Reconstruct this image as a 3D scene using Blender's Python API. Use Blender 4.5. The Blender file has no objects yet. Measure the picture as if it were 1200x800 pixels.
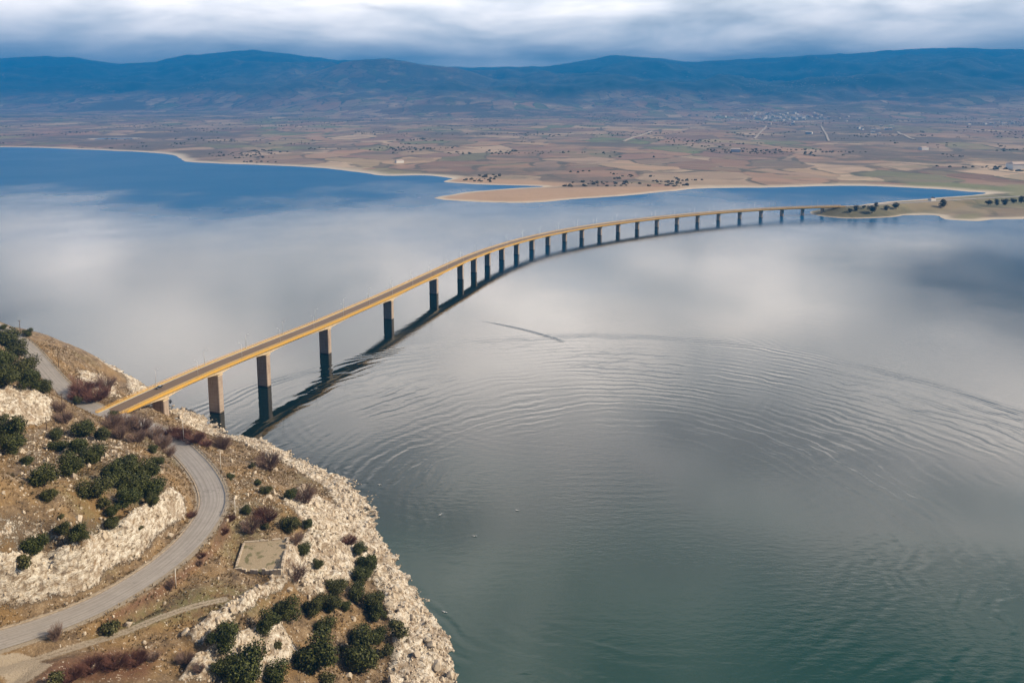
import bpy, math, random
import numpy as np
from mathutils import Vector, Matrix

# ------------------------------------------------------------------ scene, camera, light
S = bpy.context.scene
C = S.collection
F, YH, T, H = 930.0, 115.0, 0.15, 195.0          # focal length (px of 1200), horizon row, tan(pitch), camera height above the lake
TH = math.atan(T); CT, ST = math.cos(TH), math.sin(TH)
YC = YH + F * T
cam = bpy.data.cameras.new('camera')
cam.sensor_width = 36.0
cam.lens = 36.0 * F / 1200.0
cam.shift_y = -(400 - YC) / 1200.0
cam.clip_start = 1.0
cam.clip_end = 120000.0
camo = bpy.data.objects.new('camera', cam)
C.objects.link(camo)
camo.location = (0, 0, H)
camo.rotation_euler = (math.pi / 2 - TH, 0, 0)
S.camera = camo

SUN_AZ = math.radians(93)       # clockwise from +Y: the sun stands to the right of the view
SUN_EL = math.radians(33)
sund = Vector((math.sin(SUN_AZ) * math.cos(SUN_EL), math.cos(SUN_AZ) * math.cos(SUN_EL), math.sin(SUN_EL)))
sl = bpy.data.lights.new('sun', 'SUN')
sl.energy = 5.0
sl.angle = math.radians(0.5)
sl.color = (1.0, 0.82, 0.58)
slo = bpy.data.objects.new('sun', sl)
C.objects.link(slo)
slo.rotation_euler = sund.to_track_quat('Z', 'Y').to_euler()
slo.location = (300, 0, 600)

S.view_settings.view_transform = 'Standard'
S.view_settings.look = 'None'
S.view_settings.gamma = 1.0
S.view_settings.use_curve_mapping = False
S.view_settings.exposure = 0.42
S.cycles.max_bounces = 6
S.cycles.volume_bounces = 1
S.cycles.sample_clamp_indirect = 6.0


class NT:
    """Small helper for node trees."""
    def __init__(self, tree):
        self.t = tree
        tree.nodes.clear()

    def n(self, typ, ins=None, **kw):
        nd = self.t.nodes.new(typ)
        for k, v in kw.items():
            setattr(nd, k, v)
        if ins:
            for k, v in ins.items():
                self.put(nd.inputs[k], v)
        return nd

    def put(self, sock, v):
        if isinstance(v, bpy.types.NodeSocket):
            self.t.links.new(v, sock)
        elif isinstance(v, (tuple, list)) and len(v) == 3 and sock.type == 'RGBA':
            sock.default_value = (*v, 1)
        else:
            sock.default_value = v

    def m(self, op, a, b=0.0, c=0.0, clamp=False):
        nd = self.n('ShaderNodeMath', {0: a, 1: b, 2: c}, operation=op)
        nd.use_clamp = clamp
        return nd.outputs[0]

    def vm(self, op, a, b=(0, 0, 0)):
        nd = self.n('ShaderNodeVectorMath', {0: a, 1: b}, operation=op)
        return nd.outputs['Value'] if op in ('LENGTH', 'DISTANCE', 'DOT_PRODUCT') else nd.outputs[0]

    def ss(self, x, a, b, lo=0.0, hi=1.0):
        nd = self.n('ShaderNodeMapRange', {0: x, 1: a, 2: b, 3: lo, 4: hi}, interpolation_type='SMOOTHSTEP')
        return nd.outputs[0]

    def lin(self, x, a, b, lo=0.0, hi=1.0):
        return self.n('ShaderNodeMapRange', {0: x, 1: a, 2: b, 3: lo, 4: hi}).outputs[0]

    def mix(self, f, a, b, mode='MIX'):
        nd = self.n('ShaderNodeMix', data_type='RGBA', blend_type=mode)
        self.put(nd.inputs[0], f); self.put(nd.inputs[6], a); self.put(nd.inputs[7], b)
        return nd.outputs[2]

    def noise(self, vec, scale, detail=4.0, rough=0.55, dist=0.0, out=0):
        return self.n('ShaderNodeTexNoise', {'Vector': vec, 'Scale': scale, 'Detail': detail, 'Roughness': rough, 'Distortion': dist}).outputs[out]

    def voro(self, vec, scale, feature='F1', out=0, rand=1.0):
        return self.n('ShaderNodeTexVoronoi', {'Vector': vec, 'Scale': scale, 'Randomness': rand}, feature=feature).outputs[out]

    def pos(self):
        return self.n('ShaderNodeNewGeometry').outputs['Position']

    def attr(self, name):
        return self.n('ShaderNodeAttribute', attribute_name=name).outputs['Fac']

    def ramp(self, fac, stops):
        nd = self.n('ShaderNodeValToRGB', {0: fac})
        e = nd.color_ramp.elements
        while len(e) < len(stops):
            e.new(0.5)
        for k, (p, c) in enumerate(stops):
            e[k].position = p
            e[k].color = (*c, 1)
        return nd.outputs[0]


# ------------------------------------------------------------------ sky
W = bpy.data.worlds.new('World')
S.world = W
W.use_nodes = True
w = NT(W.node_tree)
sky = w.n('ShaderNodeTexSky', sky_type='NISHITA', sun_disc=False, sun_elevation=SUN_EL, sun_rotation=SUN_AZ,
          air_density=1.0, dust_density=1.5, ozone_density=2.0, altitude=300.0)
dirv = w.n('ShaderNodeTexCoord').outputs['Generated']
sep = w.n('ShaderNodeSeparateXYZ', {0: dirv})
dx, dy, dz = sep.outputs
zc = w.m('MAXIMUM', dz, 0.0)
den = w.m('ADD', zc, 0.20)
pl = w.n('ShaderNodeCombineXYZ', {0: w.m('DIVIDE', dx, den), 1: w.m('DIVIDE', dy, den), 2: 0.0}).outputs[0]
n1 = w.noise(pl, 0.75, 5, 0.5, 0.3)                     # cloud masses
n2 = w.noise(w.vm('ADD', pl, (7.3, 2.1, 0)), 1.6, 4, 0.5, 0.3)   # folds inside the clouds
front = w.ss(dy, -0.15, 0.55, -0.34, 0.14)               # the cloud sheet thins out towards the side the sun shines from
cover = w.ss(w.m('SUBTRACT', w.m('ADD', n1, front), w.ss(zc, 0.30, 0.62, 0.0, 0.17)), 0.42, 0.60)
# brighter towards the zenith, as an overcast sheet is; blue-grey bank over the mountains
el = w.m('ADD', zc, w.m('MULTIPLY', w.m('SUBTRACT', n2, 0.5), 0.07))
bank = w.ss(el, 0.030, 0.105)
lum = w.lin(zc, 0.04, 0.24, 1.8, 3.7)
lum = w.m('MULTIPLY', lum, w.lin(n2, 0.3, 0.7, 0.52, 1.28))
ccol = w.mix(bank, (0.80, 0.78, 0.74), (1.0, 0.90, 0.81))
ccol = w.mix(w.ss(n2, 0.32, 0.62), w.mix(0.5, ccol, (0.70, 0.74, 0.76), 'MIX'), ccol)
bg1 = w.n('ShaderNodeBackground', {'Color': sky.outputs[0], 'Strength': 0.05})
bg2 = w.n('ShaderNodeBackground', {'Color': ccol, 'Strength': lum})
mixs = w.n('ShaderNodeMixShader', {0: cover, 1: bg1.outputs[0], 2: bg2.outputs[0]})
w.n('ShaderNodeOutputWorld', {0: mixs.outputs[0]})

# ------------------------------------------------------------------ helpers
rng = np.random.default_rng(7)
random.seed(11)


def pix(px, py, z=0.0):
    """World point at height z on the ray through photo pixel (px, py)."""
    x = (px - 600) / F; y = -(py - YC) / F
    dY = CT + y * ST; dZ = -ST + y * CT
    k = (z - H) / dZ
    return (x * k, dY * k, z)


def to_pix(X, Y, Z):
    fw = Y * CT - (Z - H) * ST
    up = Y * ST + (Z - H) * CT
    return 600 + F * X / fw, YC - F * up / fw


def hash2(ix, iy, s):
    h = (ix.astype(np.int64) * 374761393 + iy.astype(np.int64) * 668265263 + s * 974711) & 0xFFFFFFFF
    h = ((h ^ (h >> 13)) * 1274126177) & 0xFFFFFFFF
    return (h ^ (h >> 16)) & 0xFFFF


def gnoise(x, y, s=0):
    ix = np.floor(x); iy = np.floor(y); fx = x - ix; fy = y - iy
    u = fx * fx * fx * (fx * (fx * 6 - 15) + 10); v = fy * fy * fy * (fy * (fy * 6 - 15) + 10)
    def g(a, b, dx_, dy_):
        ang = hash2(a, b, s) * (2 * math.pi / 65536.0)
        return np.cos(ang) * dx_ + np.sin(ang) * dy_
    a = g(ix, iy, fx, fy); b = g(ix + 1, iy, fx - 1, fy)
    c = g(ix, iy + 1, fx, fy - 1); d = g(ix + 1, iy + 1, fx - 1, fy - 1)
    return (a + (b - a) * u + (c - a) * v + (a - b - c + d) * u * v) * 1.4


def fbm(x, y, oct=4, s=0, ridged=False, gain=0.5):
    r = 0; a = 1.0; t = 0
    for o in range(oct):
        n = gnoise(x * 2 ** o + 17.1 * o, y * 2 ** o - 9.7 * o, s + o)
        r = r + a * ((1 - 2 * np.abs(n)) if ridged else n)
        t += a; a *= gain
    return r / t


def sstep(x, a, b):
    t = np.clip((x - a) / (b - a), 0, 1)
    return t * t * (3 - 2 * t)


def seg_dist(X, Y, pts, vals=None):
    """Distance to a polyline, and a value interpolated along it."""
    best = np.full(X.shape, 1e18); bv = np.zeros(X.shape)
    for k in range(len(pts) - 1):
        ax, ay = pts[k][:2]; bx, by = pts[k + 1][:2]
        ex, ey = bx - ax, by - ay; L = ex * ex + ey * ey + 1e-9
        t = np.clip(((X - ax) * ex + (Y - ay) * ey) / L, 0, 1)
        d = (X - ax - t * ex) ** 2 + (Y - ay - t * ey) ** 2
        m = d < best
        best[m] = d[m]
        if vals is not None:
            bv[m] = (vals[k] + (vals[k + 1] - vals[k]) * t)[m]
    return np.sqrt(best), bv


def inside(X, Y, poly):
    r = np.zeros(X.shape, bool); n = len(poly)
    for k in range(n):
        x1, y1 = poly[k][:2]; x2, y2 = poly[(k + 1) % n][:2]
        c = ((y1 > Y) != (y2 > Y)) & (X < (x2 - x1) * (Y - y1) / ((y2 - y1) if y2 != y1 else 1e-9) + x1)
        r ^= c
    return r


def polymask(X, Y, poly, soft):
    d, _ = seg_dist(X, Y, list(poly) + [poly[0]])
    d = np.where(inside(X, Y, poly), d, -d)
    return sstep(d, -soft, soft)


def catmull(pts, step):
    P = [np.array(p, float) for p in pts]
    P = [2 * P[0] - P[1]] + P + [2 * P[-1] - P[-2]]
    out = []
    for k in range(1, len(P) - 2):
        n = max(2, int(np.linalg.norm((P[k + 1] - P[k])[:2]) / step))
        for j in range(n):
            t = j / n
            out.append(0.5 * (2 * P[k] + (P[k + 1] - P[k - 1]) * t + (2 * P[k - 1] - 5 * P[k] + 4 * P[k + 1] - P[k + 2]) * t * t
                              + (3 * P[k] - P[k - 1] - 3 * P[k + 1] + P[k + 2]) * t ** 3))
    out.append(P[-2])
    return np.array(out)


def mesh_obj(name, verts, faces, mat, parent=None, smooth=False):
    me = bpy.data.meshes.new(name)
    me.from_pydata([tuple(map(float, v)) for v in verts], [], [tuple(map(int, f)) for f in faces])
    me.update()
    if smooth:
        me.polygons.foreach_set('use_smooth', [True] * len(me.polygons))
    if mat:
        me.materials.append(mat)
    o = bpy.data.objects.new(name, me)
    C.objects.link(o)
    if parent:
        o.parent = parent
    return o


def quad_mesh(name, V, Q, mat, parent=None, smooth=True):
    """Fast mesh from numpy arrays of vertices (n,3) and quads (m,4)."""
    me = bpy.data.meshes.new(name)
    V = np.asarray(V, np.float32); Q = np.asarray(Q, np.int32)
    me.vertices.add(len(V)); me.vertices.foreach_set('co', V.ravel())
    k = Q.shape[1]
    me.loops.add(Q.size); me.loops.foreach_set('vertex_index', Q.ravel())
    me.polygons.add(len(Q))
    me.polygons.foreach_set('loop_start', np.arange(0, Q.size, k, dtype=np.int32))
    me.polygons.foreach_set('use_smooth', np.full(len(Q), smooth))
    me.update(calc_edges=True)
    if mat:
        me.materials.append(mat)
    o = bpy.data.objects.new(name, me)
    C.objects.link(o)
    if parent:
        o.parent = parent
    return o


def add_attr(o, name, arr):
    a = o.data.attributes.new(name, 'FLOAT', 'POINT')
    a.data.foreach_set('value', np.asarray(arr, np.float32).ravel())


def tag(o, label=None, cat=None, group=None, kind=None):
    if label: o['label'] = label
    if cat: o['category'] = cat
    if group: o['group'] = group
    if kind: o['kind'] = kind
    return o


def empty(name, loc=(0, 0, 0), rz=0.0, sc=1.0):
    o = bpy.data.objects.new(name, None)
    C.objects.link(o)
    o.location = loc
    o.rotation_euler = (0, 0, rz)
    o.scale = (sc, sc, sc) if not isinstance(sc, tuple) else sc
    o.empty_display_size = 0.5
    return o


def copy_tree(o, parent=None):
    c = o.copy()
    C.objects.link(c)
    c.parent = parent
    for ch in o.children:
        copy_tree(ch, c)
    return c


class MB:
    """Collects boxes, prisms and tubes into one mesh."""
    def __init__(self):
        self.v = []; self.f = []

    def add(self, v, f):
        b = len(self.v)
        self.v += [tuple(p) for p in v]
        self.f += [tuple(i + b for i in q) for q in f]
        return self

    def box(self, c, s, M=None):
        x, y, z = c; a, b, d = s[0] / 2, s[1] / 2, s[2] / 2
        v = [Vector((x + i * a, y + j * b, z + k * d)) for k in (-1, 1) for j in (-1, 1) for i in (-1, 1)]
        if M is not None:
            v = [M @ p for p in v]
        return self.add(v, [(0, 2, 3, 1), (4, 5, 7, 6), (0, 1, 5, 4), (2, 6, 7, 3), (0, 4, 6, 2), (1, 3, 7, 5)])

    def tube(self, a, b, r0, r1, n=6, caps=True):
        a = Vector(a); b = Vector(b); d = (b - a).normalized()
        u = d.orthogonal().normalized(); v_ = d.cross(u)
        vs = [a + (u * math.cos(2 * math.pi * k / n) + v_ * math.sin(2 * math.pi * k / n)) * r0 for k in range(n)]
        vs += [b + (u * math.cos(2 * math.pi * k / n) + v_ * math.sin(2 * math.pi * k / n)) * r1 for k in range(n)]
        fs = [(k, (k + 1) % n, n + (k + 1) % n, n + k) for k in range(n)]
        if caps:
            fs += [tuple(range(n - 1, -1, -1)), tuple(range(n, 2 * n))]
        return self.add(vs, fs)

    def build(self, name, mat, parent=None, smooth=False):
        return mesh_obj(name, self.v, self.f, mat, parent, smooth)


def sweep(name, path, prof, mat, parent=None, smooth=False, close=True, caps=True):
    """prof: list of (side, up) points, or a function of the path index."""
    path = np.asarray(path); n = len(path)
    tg = np.gradient(path[:, :2], axis=0); tg /= np.linalg.norm(tg, axis=1)[:, None]
    rt = np.stack([tg[:, 1], -tg[:, 0]], 1)
    V = []
    for k in range(n):
        pr = prof(k) if callable(prof) else prof
        for s, u in pr:
            V.append((path[k, 0] + rt[k, 0] * s, path[k, 1] + rt[k, 1] * s, path[k, 2] + u))
    m = len(pr); Fc = []
    for k in range(n - 1):
        for j in range(m if close else m - 1):
            j2 = (j + 1) % m
            Fc.append((k * m + j, (k + 1) * m + j, (k + 1) * m + j2, k * m + j2))
    if close and caps:
        Fc.append(tuple(range(m))); Fc.append(tuple((n - 1) * m + j for j in range(m - 1, -1, -1)))
    return mesh_obj(name, V, Fc, mat, parent, smooth)


# ------------------------------------------------------------------ materials
MATS = {}


def mat(name, fn):
    m = bpy.data.materials.new(name)
    m.use_nodes = True
    fn(NT(m.node_tree))
    MATS[name] = m
    return m


def out(t, col, rough=0.8, bump=None, bdist=0.1, bstr=1.0, **ins):
    d = {'Base Color': col, 'Roughness': rough}
    if bump is not None:
        d['Normal'] = t.n('ShaderNodeBump', {'Height': bump, 'Distance': bdist, 'Strength': bstr}).outputs[0]
    d.update(ins)
    b = t.n('ShaderNodeBsdfPrincipled', d)
    t.n('ShaderNodeOutputMaterial', {0: b.outputs[0]})
    return b


def f_water(t):
    p = t.pos()
    flat = t.vm('MULTIPLY', p, (1, 1, 0))
    # rings spreading from a boat's turn, in metres
    r = t.vm('DISTANCE', flat, (60, 350, 0))
    wob = t.noise(flat, 0.008, 3, 0.5)
    ph = t.m('ADD', t.m('MULTIPLY', r, 2 * math.pi / 8.2), t.m('ADD', t.m('MULTIPLY', wob, 30.0), t.m('MULTIPLY', t.noise(flat, 0.045, 3, 0.6), 7.0)))
    ring = t.m('ADD', t.m('MULTIPLY', t.m('SINE', ph), 0.75), t.m('MULTIPLY', t.m('SINE', t.m('MULTIPLY', t.m('ADD', ph, t.m('MULTIPLY', t.noise(flat, 0.02, 3, 0.6), 14)), 1.57)), 0.35))
    msk = t.m('MULTIPLY', t.ss(r, 60, 150), t.ss(r, 310, 270))
    patch = t.m('MULTIPLY', t.ss(t.noise(flat, 0.010, 3, 0.55), 0.32, 0.64), t.ss(t.noise(flat, 0.035, 3, 0.6), 0.30, 0.62, 0.25, 1.0))
    h1 = t.m('MULTIPLY', t.m('MULTIPLY', ring, msk), t.m('MULTIPLY', patch, 0.075))
    # the leading edge of the wake
    edge = t.m('MULTIPLY', t.ss(r, 276, 286), t.ss(r, 300, 290))
    h2 = t.m('MULTIPLY', t.m('SINE', t.m('MULTIPLY', t.m('ADD', r, t.m('MULTIPLY', wob, 40)), 1.05)), t.m('MULTIPLY', edge, 0.05))
    # second set of rings near the piers
    r2 = t.vm('DISTANCE', flat, (40, 560, 0))
    ring2 = t.m('SINE', t.m('ADD', t.m('MULTIPLY', r2, 2 * math.pi / 7.0), t.m('MULTIPLY', wob, 18.0)))
    m2 = t.m('MULTIPLY', t.ss(r2, 90, 150), t.ss(r2, 330, 220))
    h3 = t.m('MULTIPLY', t.m('MULTIPLY', ring2, m2), t.m('MULTIPLY', t.ss(t.noise(flat, 0.015, 2, 0.5), 0.46, 0.66), 0.011))
    # light wind ripple
    calm = t.ss(t.noise(flat, 0.004, 3, 0.5), 0.40, 0.64, 0.15, 1.0)
    n_a = t.noise(t.vm('MULTIPLY', flat, (0.16, 0.45, 0)), 1.0, 4, 0.55)
    n_b = t.noise(flat, 0.9, 3, 0.5)
    h4 = t.m('MULTIPLY', t.m('ADD', t.m('MULTIPLY', n_a, 0.10), t.m('MULTIPLY', n_b, 0.018)), calm)
    # the dark thread of a boat's wake off the sixth pier
    wa = pix(548, 374); wb = pix(662, 401); wl_ = math.hypot(wb[0] - wa[0], wb[1] - wa[1])
    ux, uy = (wb[0] - wa[0]) / wl_, (wb[1] - wa[1]) / wl_
    rel = t.vm('SUBTRACT', flat, (wa[0], wa[1], 0))
    uw = t.vm('DOT_PRODUCT', rel, (ux, uy, 0)); vw = t.vm('DOT_PRODUCT', rel, (-uy, ux, 0))
    vw = t.m('SUBTRACT', vw, t.m('MULTIPLY', t.m('MULTIPLY', uw, t.m('SUBTRACT', wl_, uw)), 0.0022))
    wk = t.m('MULTIPLY', t.ss(t.m('ABSOLUTE', vw), t.m('ADD', 1.5, t.m('MULTIPLY', uw, 0.02)), 0.0), t.m('MULTIPLY', t.ss(uw, 0, 45), t.ss(uw, wl_, wl_ * 0.93)))
    h5 = t.m('MULTIPLY', wk, t.m('MULTIPLY', t.noise(flat, 0.8, 2, 0.5), 0.5))
    hh = t.m('ADD', t.m('ADD', t.m('ADD', h1, h5), h2), t.m('ADD', h3, h4))
    dist = t.vm('LENGTH', flat)
    hh = t.m('MULTIPLY', hh, t.ss(dist, 2400, 500, 0.12, 1.0))
    bmp = t.n('ShaderNodeBump', {'Height': hh, 'Distance': 1.0, 'Strength': 0.8}).outputs[0]
    rg = t.m('ADD', t.ss(dist, 300, 2500, 0.035, 0.10), t.m('MULTIPLY', calm, 0.03))
    cl = t.mix(t.ss(t.noise(flat, 0.006, 3, 0.5), 0.35, 0.65), (0.003, 0.017, 0.017), (0.005, 0.026, 0.022))
    # silt off the spur greens the near water
    yw0 = t.n('ShaderNodeSeparateXYZ', {0: p}).outputs[1]
    silt = t.ss(t.m('ADD', yw0, t.m('MULTIPLY', t.noise(flat, 0.007, 3, 0.5), 160)), 520, 300)
    cl = t.mix(silt, (0.003, 0.012, 0.013), (0.007, 0.046, 0.036))
    # wind-ruffled open water: blue sky reflection painted into base colour, mirror turned down
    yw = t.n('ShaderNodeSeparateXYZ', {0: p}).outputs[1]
    wind_skyblue = t.ss(t.m('ADD', yw, t.m('MULTIPLY', t.m('SUBTRACT', t.noise(t.vm('MULTIPLY', flat, (1.0, 0.8, 0)), 0.0022, 4, 0.55), 0.5), 2000)), t.m('SUBTRACT', 780, t.ss(t.n('ShaderNodeSeparateXYZ', {0: p}).outputs[0], 380, 800, 0, 170)), 1850)
    cl = t.mix(wind_skyblue, cl, (0.002, 0.112, 0.29))
    rg = t.m('ADD', rg, t.m('MULTIPLY', wind_skyblue, 0.22))
    b = t.n('ShaderNodeBsdfPrincipled', {'Base Color': cl, 'Roughness': rg, 'IOR': 1.36, 'Normal': bmp, 'Specular IOR Level': t.m('ADD', t.m('MULTIPLY', t.m('POWER', t.m('SUBTRACT', 1.0, wind_skyblue), 1.8), 0.495), 0.005)})
    t.n('ShaderNodeOutputMaterial', {0: b.outputs[0]})


def f_ground(t):
    p = t.pos()
    rock = t.attr('rock'); dirt = t.attr('dirt'); green = t.attr('green'); rust = t.attr('rust')
    n_lo = t.noise(p, 0.05, 5, 0.6); n_mi = t.noise(p, 0.28, 6, 0.65); n_hi = t.noise(p, 1.6, 6, 0.7)
    dry = t.ramp(t.m('ADD', t.m('MULTIPLY', n_mi, 0.6), t.m('MULTIPLY', n_hi, 0.4)),
                 [(0.34, (0.045, 0.030, 0.018)), (0.45, (0.125, 0.085, 0.048)), (0.55, (0.22, 0.155, 0.09)), (0.68, (0.34, 0.26, 0.165))])
    dry = t.mix(t.ss(n_lo, 0.45, 0.62, 0.0, 0.6), dry, t.mix(n_hi, (0.20, 0.115, 0.035), (0.32, 0.20, 0.075)))
    gr = t.mix(n_hi, (0.055, 0.062, 0.02), (0.17, 0.155, 0.06))
    dry = t.mix(t.m('MULTIPLY', green, t.ss(n_mi, 0.36, 0.58)), dry, gr)
    dry = t.mix(t.m('MULTIPLY', rust, t.ss(n_mi, 0.3, 0.5)), dry, t.mix(n_hi, (0.07, 0.028, 0.016), (0.17, 0.075, 0.04)))
    strat = t.noise(t.vm('MULTIPLY', p, (0.35, 0.35, 0.9)), 1.0, 7, 0.72, 0.4)
    chunk = t.voro(t.vm('ADD', p, t.vm('MULTIPLY', t.n('ShaderNodeTexNoise', {'Vector': p, 'Scale': 0.5, 'Detail': 3.0}).outputs[1], (2, 2, 2))), 0.6)
    rk = t.ramp(t.m('ADD', t.m('MULTIPLY', strat, 0.7), t.m('MULTIPLY', n_hi, 0.3)),
                [(0.34, (0.07, 0.048, 0.032)), (0.42, (0.30, 0.225, 0.15)), (0.49, (0.62, 0.55, 0.45)), (0.59, (0.83, 0.79, 0.71))])
    rk = t.mix(t.ss(chunk, 0.50, 0.9, 0.0, 0.75), rk, (0.16, 0.11, 0.07))
    rk = t.mix(t.ss(n_mi, 0.56, 0.68, 0, 0.6), rk, (0.36, 0.235, 0.125))
    rk = t.mix(t.ss(t.noise(p, 0.13, 5, 0.65), 0.50, 0.62, 0, 0.7), rk, t.mix(n_hi, (0.16, 0.105, 0.06), (0.38, 0.28, 0.18)))
    rf = t.ss(t.m('ADD', rock, t.m('ADD', t.m('MULTIPLY', t.m('SUBTRACT', n_hi, 0.5), 1.1), t.m('MULTIPLY', t.m('SUBTRACT', n_mi, 0.5), 1.1))), 0.40, 0.58)
    col = t.mix(rf, dry, rk)
    stone = t.m('MULTIPLY', t.ss(t.noise(p, 1.1, 3, 0.6), 0.60, 0.66), t.ss(n_mi, 0.42, 0.52))
    col = t.mix(t.m('MULTIPLY', stone, 0.85), col, (0.55, 0.49, 0.41))
    dc = t.mix(n_hi, (0.25, 0.205, 0.15), (0.42, 0.36, 0.28))
    col = t.mix(t.ss(t.m('ADD', dirt, t.m('MULTIPLY', t.m('SUBTRACT', n_hi, 0.5), 0.8)), 0.35, 0.65), col, dc)
    # darker wet band just above the water line
    z = t.n('ShaderNodeSeparateXYZ', {0: p}).outputs[2]
    col = t.mix(t.ss(t.m('ADD', z, t.m('MULTIPLY', n_mi, 1.0)), 1.0, 0.4, 0.0, 0.6), col, (0.10, 0.085, 0.06))
    hgt = t.m('ADD', t.m('MULTIPLY', strat, t.m('MULTIPLY', rf, 1.6)), t.m('ADD', t.m('MULTIPLY', n_hi, 0.5), t.m('MULTIPLY', chunk, t.m('MULTIPLY', rf, -0.5))))
    out(t, col, 0.92, hgt, 0.9, 0.9)


def f_asphalt(t):
    p = t.pos()
    n = t.noise(p, 0.25, 5, 0.6); h = t.noise(p, 6, 4, 0.7)
    c = t.mix(n, (0.25, 0.232, 0.215), (0.39, 0.365, 0.345))
    c = t.mix(t.ss(t.noise(p, 0.9, 5, 0.7), 0.54, 0.68, 0.0, 0.35), c, (0.14, 0.125, 0.11))
    u = t.attr('lane')
    strk = t.noise(t.n('ShaderNodeCombineXYZ', {0: t.m('MULTIPLY', u, 7.0), 1: t.m('MULTIPLY', t.noise(p, 0.03, 2), 3.0), 2: 0.0}).outputs[0], 1.0, 4, 0.6)
    c = t.mix(t.ss(strk, 0.42, 0.66, 0.0, 0.55), c, (0.17, 0.152, 0.138))
    c = t.mix(t.ss(t.noise(p, 0.10, 4, 0.7), 0.60, 0.66, 0.0, 0.4), c, (0.13, 0.118, 0.108))
    trk = t.m('ADD', t.ss(t.m('ABSOLUTE', t.m('SUBTRACT', t.m('ABSOLUTE', u), 0.42)), 0.0, 0.16, 1, 0), 0.0)
    c = t.mix(t.m('MULTIPLY', trk, 0.22), c, (0.36, 0.33, 0.30))
    out(t, c, 0.85, h, 0.01, 0.6)


def f_deckroad(t):
    p = t.pos()
    n = t.noise(p, 0.12, 5, 0.6)
    c = t.mix(n, (0.12, 0.078, 0.048), (0.19, 0.13, 0.085))
    out(t, c, 0.8, t.noise(p, 5, 3, 0.6), 0.01)


def f_conc(c1, c2, stain, bands=False):
    def f(t):
        p = t.pos()
        n = t.noise(p, 0.35, 6, 0.62)
        streak = t.noise(t.vm('MULTIPLY', p, (0.9, 0.9, 0.09)), 1.0, 5, 0.6)
        c = t.mix(n, c1, c2)
        c = t.mix(t.ss(streak, 0.50, 0.68, 0.0, 0.75), c, stain)
        if bands:
            z = t.n('ShaderNodeSeparateXYZ', {0: p}).outputs[2]
            zz = t.m('ADD', z, t.m('MULTIPLY', n, 0.8))
            tide = t.ss(t.m('ABSOLUTE', t.m('SUBTRACT', zz, 5.2)), 3.4, 4.6, 1.0, 0.0)
            lines = t.ss(t.m('SINE', t.m('MULTIPLY', zz, 4.2)), -0.3, 0.6)
            c = t.mix(t.m('MULTIPLY', tide, t.m('MULTIPLY', lines, 0.5)), c, (0.42, 0.36, 0.30))
            jt = t.ss(t.m('ABSOLUTE', t.m('SINE', t.m('MULTIPLY', z, math.pi / 2.4))), 0.05, 0.14, 0.45, 0.0)
            c = t.mix(jt, c, (0.10, 0.08, 0.065))
            c = t.mix(t.ss(zz, 1.5, 0.7, 0, 0.8), c, (0.055, 0.042, 0.032))
        out(t, c, 0.88, t.m('ADD', n, t.noise(p, 3.0, 3, 0.6)), 0.03)
    return f


def f_paint(col, col2, rough=0.55):
    def f(t):
        p = t.pos()
        n = t.noise(p, 0.8, 5, 0.65)
        out(t, t.mix(t.ss(n, 0.40, 0.62), col, col2), rough, t.noise(p, 8, 3), 0.004)
    return f


def f_leaf(a, b):
    def f(t):
        g = t.n('ShaderNodeNewGeometry')
        rnd = g.outputs['Random Per Island']
        o = t.n('ShaderNodeObjectInfo').outputs['Random']
        c = t.mix(rnd, a, b)
        c = t.mix(t.m('MULTIPLY', o, 0.5), c, t.mix(rnd, (0.030, 0.030, 0.010), (0.12, 0.105, 0.03)))
        out(t, c, 0.6, **{'Specular IOR Level': 0.25})
    return f


def f_bark(a, b):
    def f(t):
        rnd = t.n('ShaderNodeNewGeometry').outputs['Random Per Island']
        n = t.noise(t.pos(), 2.0, 3)
        out(t, t.mix(t.m('MULTIPLY', t.m('ADD', rnd, n), 0.5), a, b), 0.9)
    return f


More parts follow.
